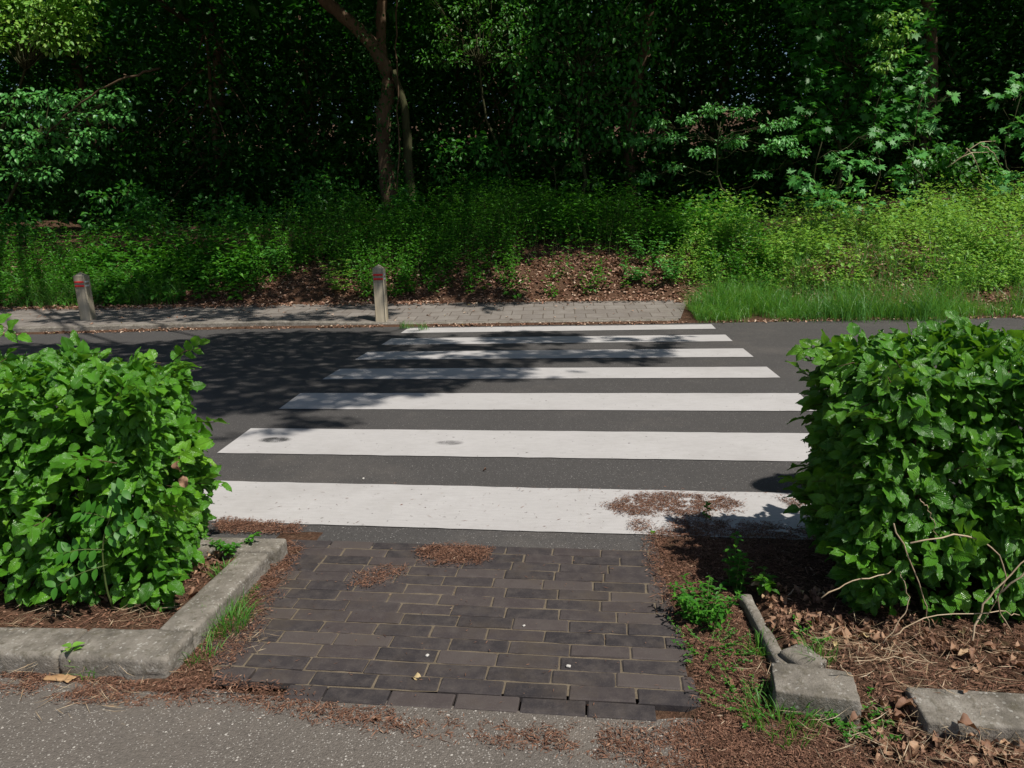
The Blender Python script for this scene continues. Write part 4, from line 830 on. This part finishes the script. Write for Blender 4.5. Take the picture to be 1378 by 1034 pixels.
for i, (px, py, r_, lab) in enumerate([(560, 300, .5, 'low shaded bush at the foot of the forked tree'), (330, 300, .5, 'dim bush in the dark gap left of the forked tree'), (180, 290, .45, 'dim bush below the pale slanting branch'), (955, 300, .5, 'dark round bush under the hornbeam'), (1290, 250, .5, 'tangled bush between the slender maple and the right edge'), (20, 320, .5, 'shaded bush at the far left edge of the bank'), (640, 230, .45, 'dim bush behind the elder'), (440, 270, .45, 'dark bush left of the forked trunk')]):
    Y = [11.8, 12.5, 12.2, 11.5, 11.9, 11.6, 13.5, 13.][i]; c = aty(px, py, Y); r = np.random.default_rng(120 + i)
    cl = [(c + A([r.normal(0, r_), r.normal(0, r_ * .5), r.uniform(-.5, .55)]), .28) for _ in range(14)]
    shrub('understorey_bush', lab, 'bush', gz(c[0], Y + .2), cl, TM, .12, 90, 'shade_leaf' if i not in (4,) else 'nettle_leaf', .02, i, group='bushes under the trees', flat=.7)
# pale slanting branch of the left beech is real wood in its own right: a dead bough
c = curve([aty(62, 185, 11.75), aty(95, 150, 11.7), aty(140, 118, 11.7), aty(185, 100, 11.8), aty(215, 92, 12.2)], 16, .015); single('dead_bough', tube(G(), c, np.linspace(.012, .026, 16), 7, .06), 'twig', tuple(c[0]), 'pale dead bough slanting up through the left foliage', 'bough')
for k, (x1, y1, x2, y2) in enumerate([(1290, 215, 1340, 190), (1275, 225, 1335, 205), (1300, 200, 1325, 250), (1320, 195, 1350, 230)]):
    c = curve([aty(x1, y1, 10.5), aty((x1 + x2) / 2, (y1 + y2) / 2 - 8, 10.4), aty(x2, y2, 10.6)], 8, .01); single('bare_twig', tube(G(), c, np.linspace(.012, .004, 8), 5), 'cane', tuple(c[0]), ['longest bare twig in the sunny tangle at the right', 'lower level bare twig in the sunny tangle at the right', 'steep bare twig falling through the sunny tangle', 'short bare twig next to the right maple shrub'][k], 'twig', 'bare twigs in the tangle at the right')

# ------------------------------------------------------------------ the wood: canopy leaves are placed where the shade on the ground asks for them
def shade_p(sx, sy):                                  # how dense the canopy is along the sunbeam that lands at (sx, sy)
    p = np.ones_like(sx) * 1.0
    p = np.where(sy < 8.35, np.where(sx < -.9, .56, .16), p); p = np.where(sy < 6.75, 0, p)
    def e(cx, cy, rx, ry, v):
        nonlocal p; d = ((sx - cx) / rx) ** 2 + ((sy - cy) / ry) ** 2; p = np.where(d < 1, np.minimum(p, v), p)
    p = np.where((sx > 2.3 - .25 * (sy - 7)) & (sy < 11.9), np.where(sy > 9.6, .20, .06), p)
    e(.7, 9.1, 2.2, .9, .12); e(-9.9, 9.3, 2.7, 1.0, .0); e(-3.4, 9.1, .7, .6, .05); e(-5.6, 9.2, .8, .5, .3)
    e(-3.1, 7.4, .45, .35, .0); e(-8.3, 7.85, .6, .3, .1)
    e(4.6, 12.3, 2.9, 1.4, .0); e(2.6, 12.2, 1.1, .7, .0); e(1.0, 12.5, .8, .4, .35); e(3.9, 13.5, .8, .6, .1); e(6.3, 12.0, 1.5, 1., .12)
    e(-12.6, 13.1, 2.3, 1.0, .12); e(-4.6, 15.1, 1.4, .9, .1); e(-17.2, 16.4, 3.4, 2.3, .0)
    return p
TREES = [(-18, 15.5), (-14.5, 19), (-9.4, 17.2), (-3.73, 13.0), (1.6, 15.6), (7.6, 14.2), (12.5, 13.5), (17, 15.5), (-16, 23), (-9, 22), (-2.5, 21.5), (4.5, 22), (11, 21.5), (18, 23)]
TL_ = ['dim tree at the left behind the bright treetop', 'dim trunk in the dark hollow left of the pale bough', 'dark trunk in the hollow between the pale bough and the forked tree', 'forked brown tree with a hanging vine, behind the pointed bollard',
       'dim tree behind the ivy curtain right of the forked tree', 'dark tree trunk at the top right behind the beech branch', 'tree at the right edge behind the maple shrub', 'tree beyond the right edge of the wood'] + ['dark tree deep in the wood behind the front row of trees'] * 6
TA = A(TREES, float)
def canopy_pts(n, y0, y1, z0, z1):
    sx = rnd(n, -24, 17); sy = y0 + (y1 - y0) * rnd(n); z = rnd(n, z0, z1)
    u = fbm(sx * .95 + 3, sy * .95, s=61, o=3); lo, hi = np.quantile(u, [.02, .98]); u = np.clip((u - lo) / (hi - lo), 0, 1)
    p = shade_p(sx, sy); k = (p > .97) | (u < p * .92); sx, sy, z = sx[k], sy[k], z[k]
    P = np.stack([sx - TRAV[0] * z, sy - TRAV[1] * z, z], 1); P[:, 2] += 0; return P
# ------------------------------------------------------------------ boughs reaching out over the road: their shade falls on the left of the crossing
RP = pxpoly([(200, 462), (300, 449), (400, 447), (540, 446), (600, 450), (700, 447), (800, 452), (910, 452), (918, 478), (850, 491), (780, 497), (700, 508), (640, 521), (540, 536), (520, 558), (450, 572), (340, 587), (285, 577), (200, 540)])
RP = np.concatenate([RP, [(-6.5, 2.2), (-9, 3.2), (-9.5, 5.2)]])
core = pxpoly([(240, 462), (400, 452), (540, 452), (530, 470), (620, 495), (560, 520), (500, 545), (400, 555), (300, 555), (240, 530)]); core = np.concatenate([core, [(-7, 3), (-8.5, 4.8)]])
n = 46000; sp = RNG.uniform((-9.8, 1.0), (2.2, 6.5), (n, 2)); J = sp + RNG.normal(0, .08, sp.shape)
inn = inpoly(J, RP); inc = inpoly(sp, core); u = fbm(sp[:, 0] * 1.9, sp[:, 1] * 1.9, s=81, o=4); lo, hi = np.quantile(u, [.02, .98]); u = (u - lo) / (hi - lo)
k = (inc & (u < 1.1)) | (inn & ~inc & (u < .52)); sp = sp[k]; n = len(sp); z = 7.2 + 2.2 * vn(sp[:, 0] * .8, sp[:, 1] * .8, s=5) + rnd(n, -.3, .3)
P3 = np.stack([sp[:, 0] - TRAV[0] * z, sp[:, 1] - TRAV[1] * z, z], 1)
P1 = canopy_pts(95000, 6.75, 13.5, 6.2, 9.5); P2_ = canopy_pts(80000, 13.5, 40, 6.0, 12.)
def nearest(P): return np.argmin(((P[:, None, :2] - TA[None] + A([0, 2.0])) ** 2).sum(2), 1)
a1, a2 = nearest(P1), nearest(P2_)
for i, (tx, ty) in enumerate(TREES):
    b = gz(tx, ty); t = thing('forked_tree' if i == 3 else 'woodland_tree', TL_[i], 'tree', tuple(b), 'trees deep in the wood' if i >= 8 else None)
    g = G()
    for P, sz in ((P1[a1 == i], .15), (P2_[a2 == i], .36)):
        n = len(P)
        if n: leaves(g, P, unit(np.stack([RNG.normal(size=n), RNG.normal(size=n), RNG.normal(-.2, .3, n)], 1)), A([0, 0, 1.]) + rv(n) * .55, sz * rnd(n, .6, 1.2), TH)
    if i == 2: leaves(g, P3, unit(np.stack([RNG.normal(size=len(P3)), RNG.normal(size=len(P3)), RNG.normal(-.2, .3, len(P3))], 1)), A([0, 0, 1.]) + rv(len(P3)) * .45, .12 * rnd(len(P3), .7, 1.2), TH)
    Pall = np.concatenate([P1[a1 == i], P2_[a2 == i]])
    s = G(); r0 = .16 if i != 3 else .155
    if i == 3:
        Y = 13.0
        c = curve([b - A([0, 0, .2]), aty(519, 215, Y), aty(517, 165, Y), aty(521, 105, Y), aty(508, 72, Y), aty(485, 42, Y), aty(455, 15, Y - .1), aty(425, -15, Y - .2), A([-6.0, 12.2, 7.5])], 26, .012); tube(s, c, np.concatenate([np.linspace(.19, .14, 12), np.linspace(.15, .11, 14)]), 12, .05)
        c2 = curve([aty(517, 95, Y), aty(512, 55, Y + .1), aty(514, 10, Y + .1), aty(516, -30, Y + .1), A([-3.3, 12.6, 8.3])], 14, .01); tube(s, c2, np.linspace(.12, .09, 14), 10, .05)
        tops = [c[-1], c2[-1]]
    else:
        hgt = 6.8; c = curve([b - A([0, 0, .2]), b + A([random.gauss(0, .2), 0, 2.2]), b + A([random.gauss(0, .5), -.4, 4.5]), A([b[0] + random.gauss(0, .5), b[1] - .8, hgt + 1])], 16, .015); tube(s, c, np.linspace(r0 * random.uniform(.8, 1.3), .09, 16), 10, .05); tops = [c[-1], c[10]]
    if len(Pall):
        for k in RNG.choice(len(Pall), min(12, len(Pall)), replace=False):
            q = Pall[k]; o = tops[k % len(tops)]; q = o + (q - o) * min(1, 6 / np.linalg.norm(q - o)); cc = curve([o, (o + q) / 2 + A([0, 0, .35]), q], 7); tube(s, cc, np.linspace(.07, .015, 7), 6)
    if i == 2:
        hub = A([-7.5, 8.5, 9.0]); tube(s, curve([tops[0], (tops[0] + hub) / 2 + A([0, 0, .5]), hub], 10), np.linspace(.12, .08, 10), 8)
        for q in ((-7.5, 4.4), (-6, 4.6), (-4.6, 4.2), (-3, 4.4), (-3.2, 3.2)):
            q = P3[np.argmin(((sp - A(q)) ** 2).sum(1))]; tube(s, curve([hub, (hub + q) / 2 + A([-.8, .6, .3]), q], 12, .03), np.linspace(.07, .015, 12), 6)
    part('trunk', s, 'bark', t)
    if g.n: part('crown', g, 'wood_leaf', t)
    if i == 3:
        s2 = G(); c = curve([b + A([.42, -.1, -.1]), aty(548, 195, 12.9), aty(543, 140, 12.9), aty(530, 95, 12.9)], 12, .01); tube(s2, c, np.linspace(.11, .06, 12), 9, .06); part('side_stem', s2, 'mossy_bark', t)
        s3 = G(); c = curve([aty(535, 262, 12.7), aty(537, 200, 12.7), aty(534, 150, 12.7), aty(536, 130, 12.7), aty(532, 70, 12.75), aty(534, 20, 12.8), aty(533, -15, 12.8)], 20, .008); tube(s3, c, .016, 6, .1); part('hanging_vine', s3, 'twig', t)
        gi = G(); n = 700; q = rnd(n); zz = 1.8 + 4 * q; xx = np.interp(zz, [1.8, 4.5, 6], [b[0] + .15, b[0] - .1, b[0] - .6]) + RNG.normal(0, .18, n)
        leaves(gi, np.stack([xx, 12.85 + RNG.normal(0, .12, n), zz], 1), rv(n) * .6 + A([0, -.3, -.6]), rv(n) * .4 + A([0, -.8, .5]), rnd(n, .05, .09), TH); part('ivy', gi, 'wood_leaf', t)
# understorey: dark leafy shrubs filling the wood behind the front row
US = [(-19 + 2.9 * i + (1.2 if i % 2 else 0), 15.2 + 3.2 * (i % 3) + .6 * ((i * 7) % 4)) for i in range(14)]; UA = A(US)
n = 290000; P = np.stack([rnd(n, -26, 24), 13.6 + 14 * rnd(n) ** 1.2, rnd(n)], 1); gzv = ground_h(P[:, 0], P[:, 1]); P[:, 2] = gzv + .1 + 7.2 * P[:, 2]
P[int(n * .72):, 2] = gzv[int(n * .72):] + rnd(n - int(n * .72), .1, 1.9); k = fbm(P[:, 0] * .55, P[:, 1] * .55, P[:, 2] * .75, 71, 3); sh = shade_p(P[:, 0] + TRAV[0] * P[:, 2], P[:, 1] - TRAV[1] * 0 + .39 * P[:, 2]); P = P[((k > .44) | (rnd(n) < .3)) & ((sh > .2) | (rnd(n) < .05))]; ow = np.argmin(((P[:, None, :2] - UA[None]) ** 2).sum(2), 1)
for i, (x, y) in enumerate(US):
    q = P[ow == i]; n = len(q); b = gz(x, y); t = thing('understorey_tree', 'dark understorey tree filling the shade of the wood', 'tree', tuple(b), 'understorey trees in the dark of the wood')
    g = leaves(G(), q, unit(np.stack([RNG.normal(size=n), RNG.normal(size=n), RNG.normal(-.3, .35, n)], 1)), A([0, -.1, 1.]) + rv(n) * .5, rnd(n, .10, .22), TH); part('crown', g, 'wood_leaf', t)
    s = G(); tr = curve([b - A([0, 0, .2]), b + A([.15, 0, 2]), b + A([random.gauss(0, .4), 0, 5.5])], 10, .02); tube(s, tr, np.linspace(.09, .03, 10), 8, .05)
    for k in RNG.choice(n, min(14, n), replace=False):
        o = tr[RNG.integers(2, 9)]; e = o + (q[k] - o) * min(1, 2.4 / np.linalg.norm(q[k] - o)); tube(s, curve([o, (o + e) / 2 + A([0, 0, .15]), e], 6), np.linspace(.03, .006, 6), 5)
    part('trunk', s, 'bark', t)
# far wood: reads as one mass
n = 60000; P = np.stack([rnd(n, -44, 44), rnd(n, 26, 34), rnd(n)], 1); P[:, 2] = ground_h(P[:, 0], P[:, 1]) + 11 * P[:, 2]; k = fbm(P[:, 0] * .4, P[:, 1] * .4, P[:, 2] * .5, 75, 2) > .42; P = P[k]; n = len(P)
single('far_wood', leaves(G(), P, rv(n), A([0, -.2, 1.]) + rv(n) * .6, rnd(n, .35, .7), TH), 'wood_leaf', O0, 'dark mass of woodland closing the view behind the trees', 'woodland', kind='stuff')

# unseen round sign, guessed and added to cast the round shadow on the road
hz = 2.3; sc = at(1092, 651); c = A([sc[0] - TRAV[0] * hz, sc[1] - TRAV[1] * hz, hz]); t = thing('shadow_sign', 'unseen round grey plate on a post, added to cast the round shadow', 'added sign', (c[0], c[1] + .03, 0))
g = G(); tube(g, [(c[0], c[1] + .03, 0), (c[0], c[1] + .03, hz + .25)], .03, 12); part('post', g, 'grey_metal', t)
nrm = unit(A([.45, -1, .0])); ex = unit(np.cross(A([0, 0, 1.]), nrm)); ez = np.cross(nrm, ex); a = np.arange(40) / 40 * 6.2832; R_ = .30
ring = [c + nrm * o + (np.cos(a)[:, None] * ex + np.sin(a)[:, None] * ez) * R_ for o in (-.004, .004)]; V = np.concatenate(ring + [c[None] - nrm * .004, c[None] + nrm * .004]); T = [(80, (i + 1) % 40, i) for i in range(40)] + [(81, 40 + i, 40 + (i + 1) % 40) for i in range(40)]; Q4 = [(i, (i + 1) % 40, 40 + (i + 1) % 40, 40 + i) for i in range(40)]
part('shadow_plate', G().add(V, T, Q4), 'grey_metal', t, smooth=False)
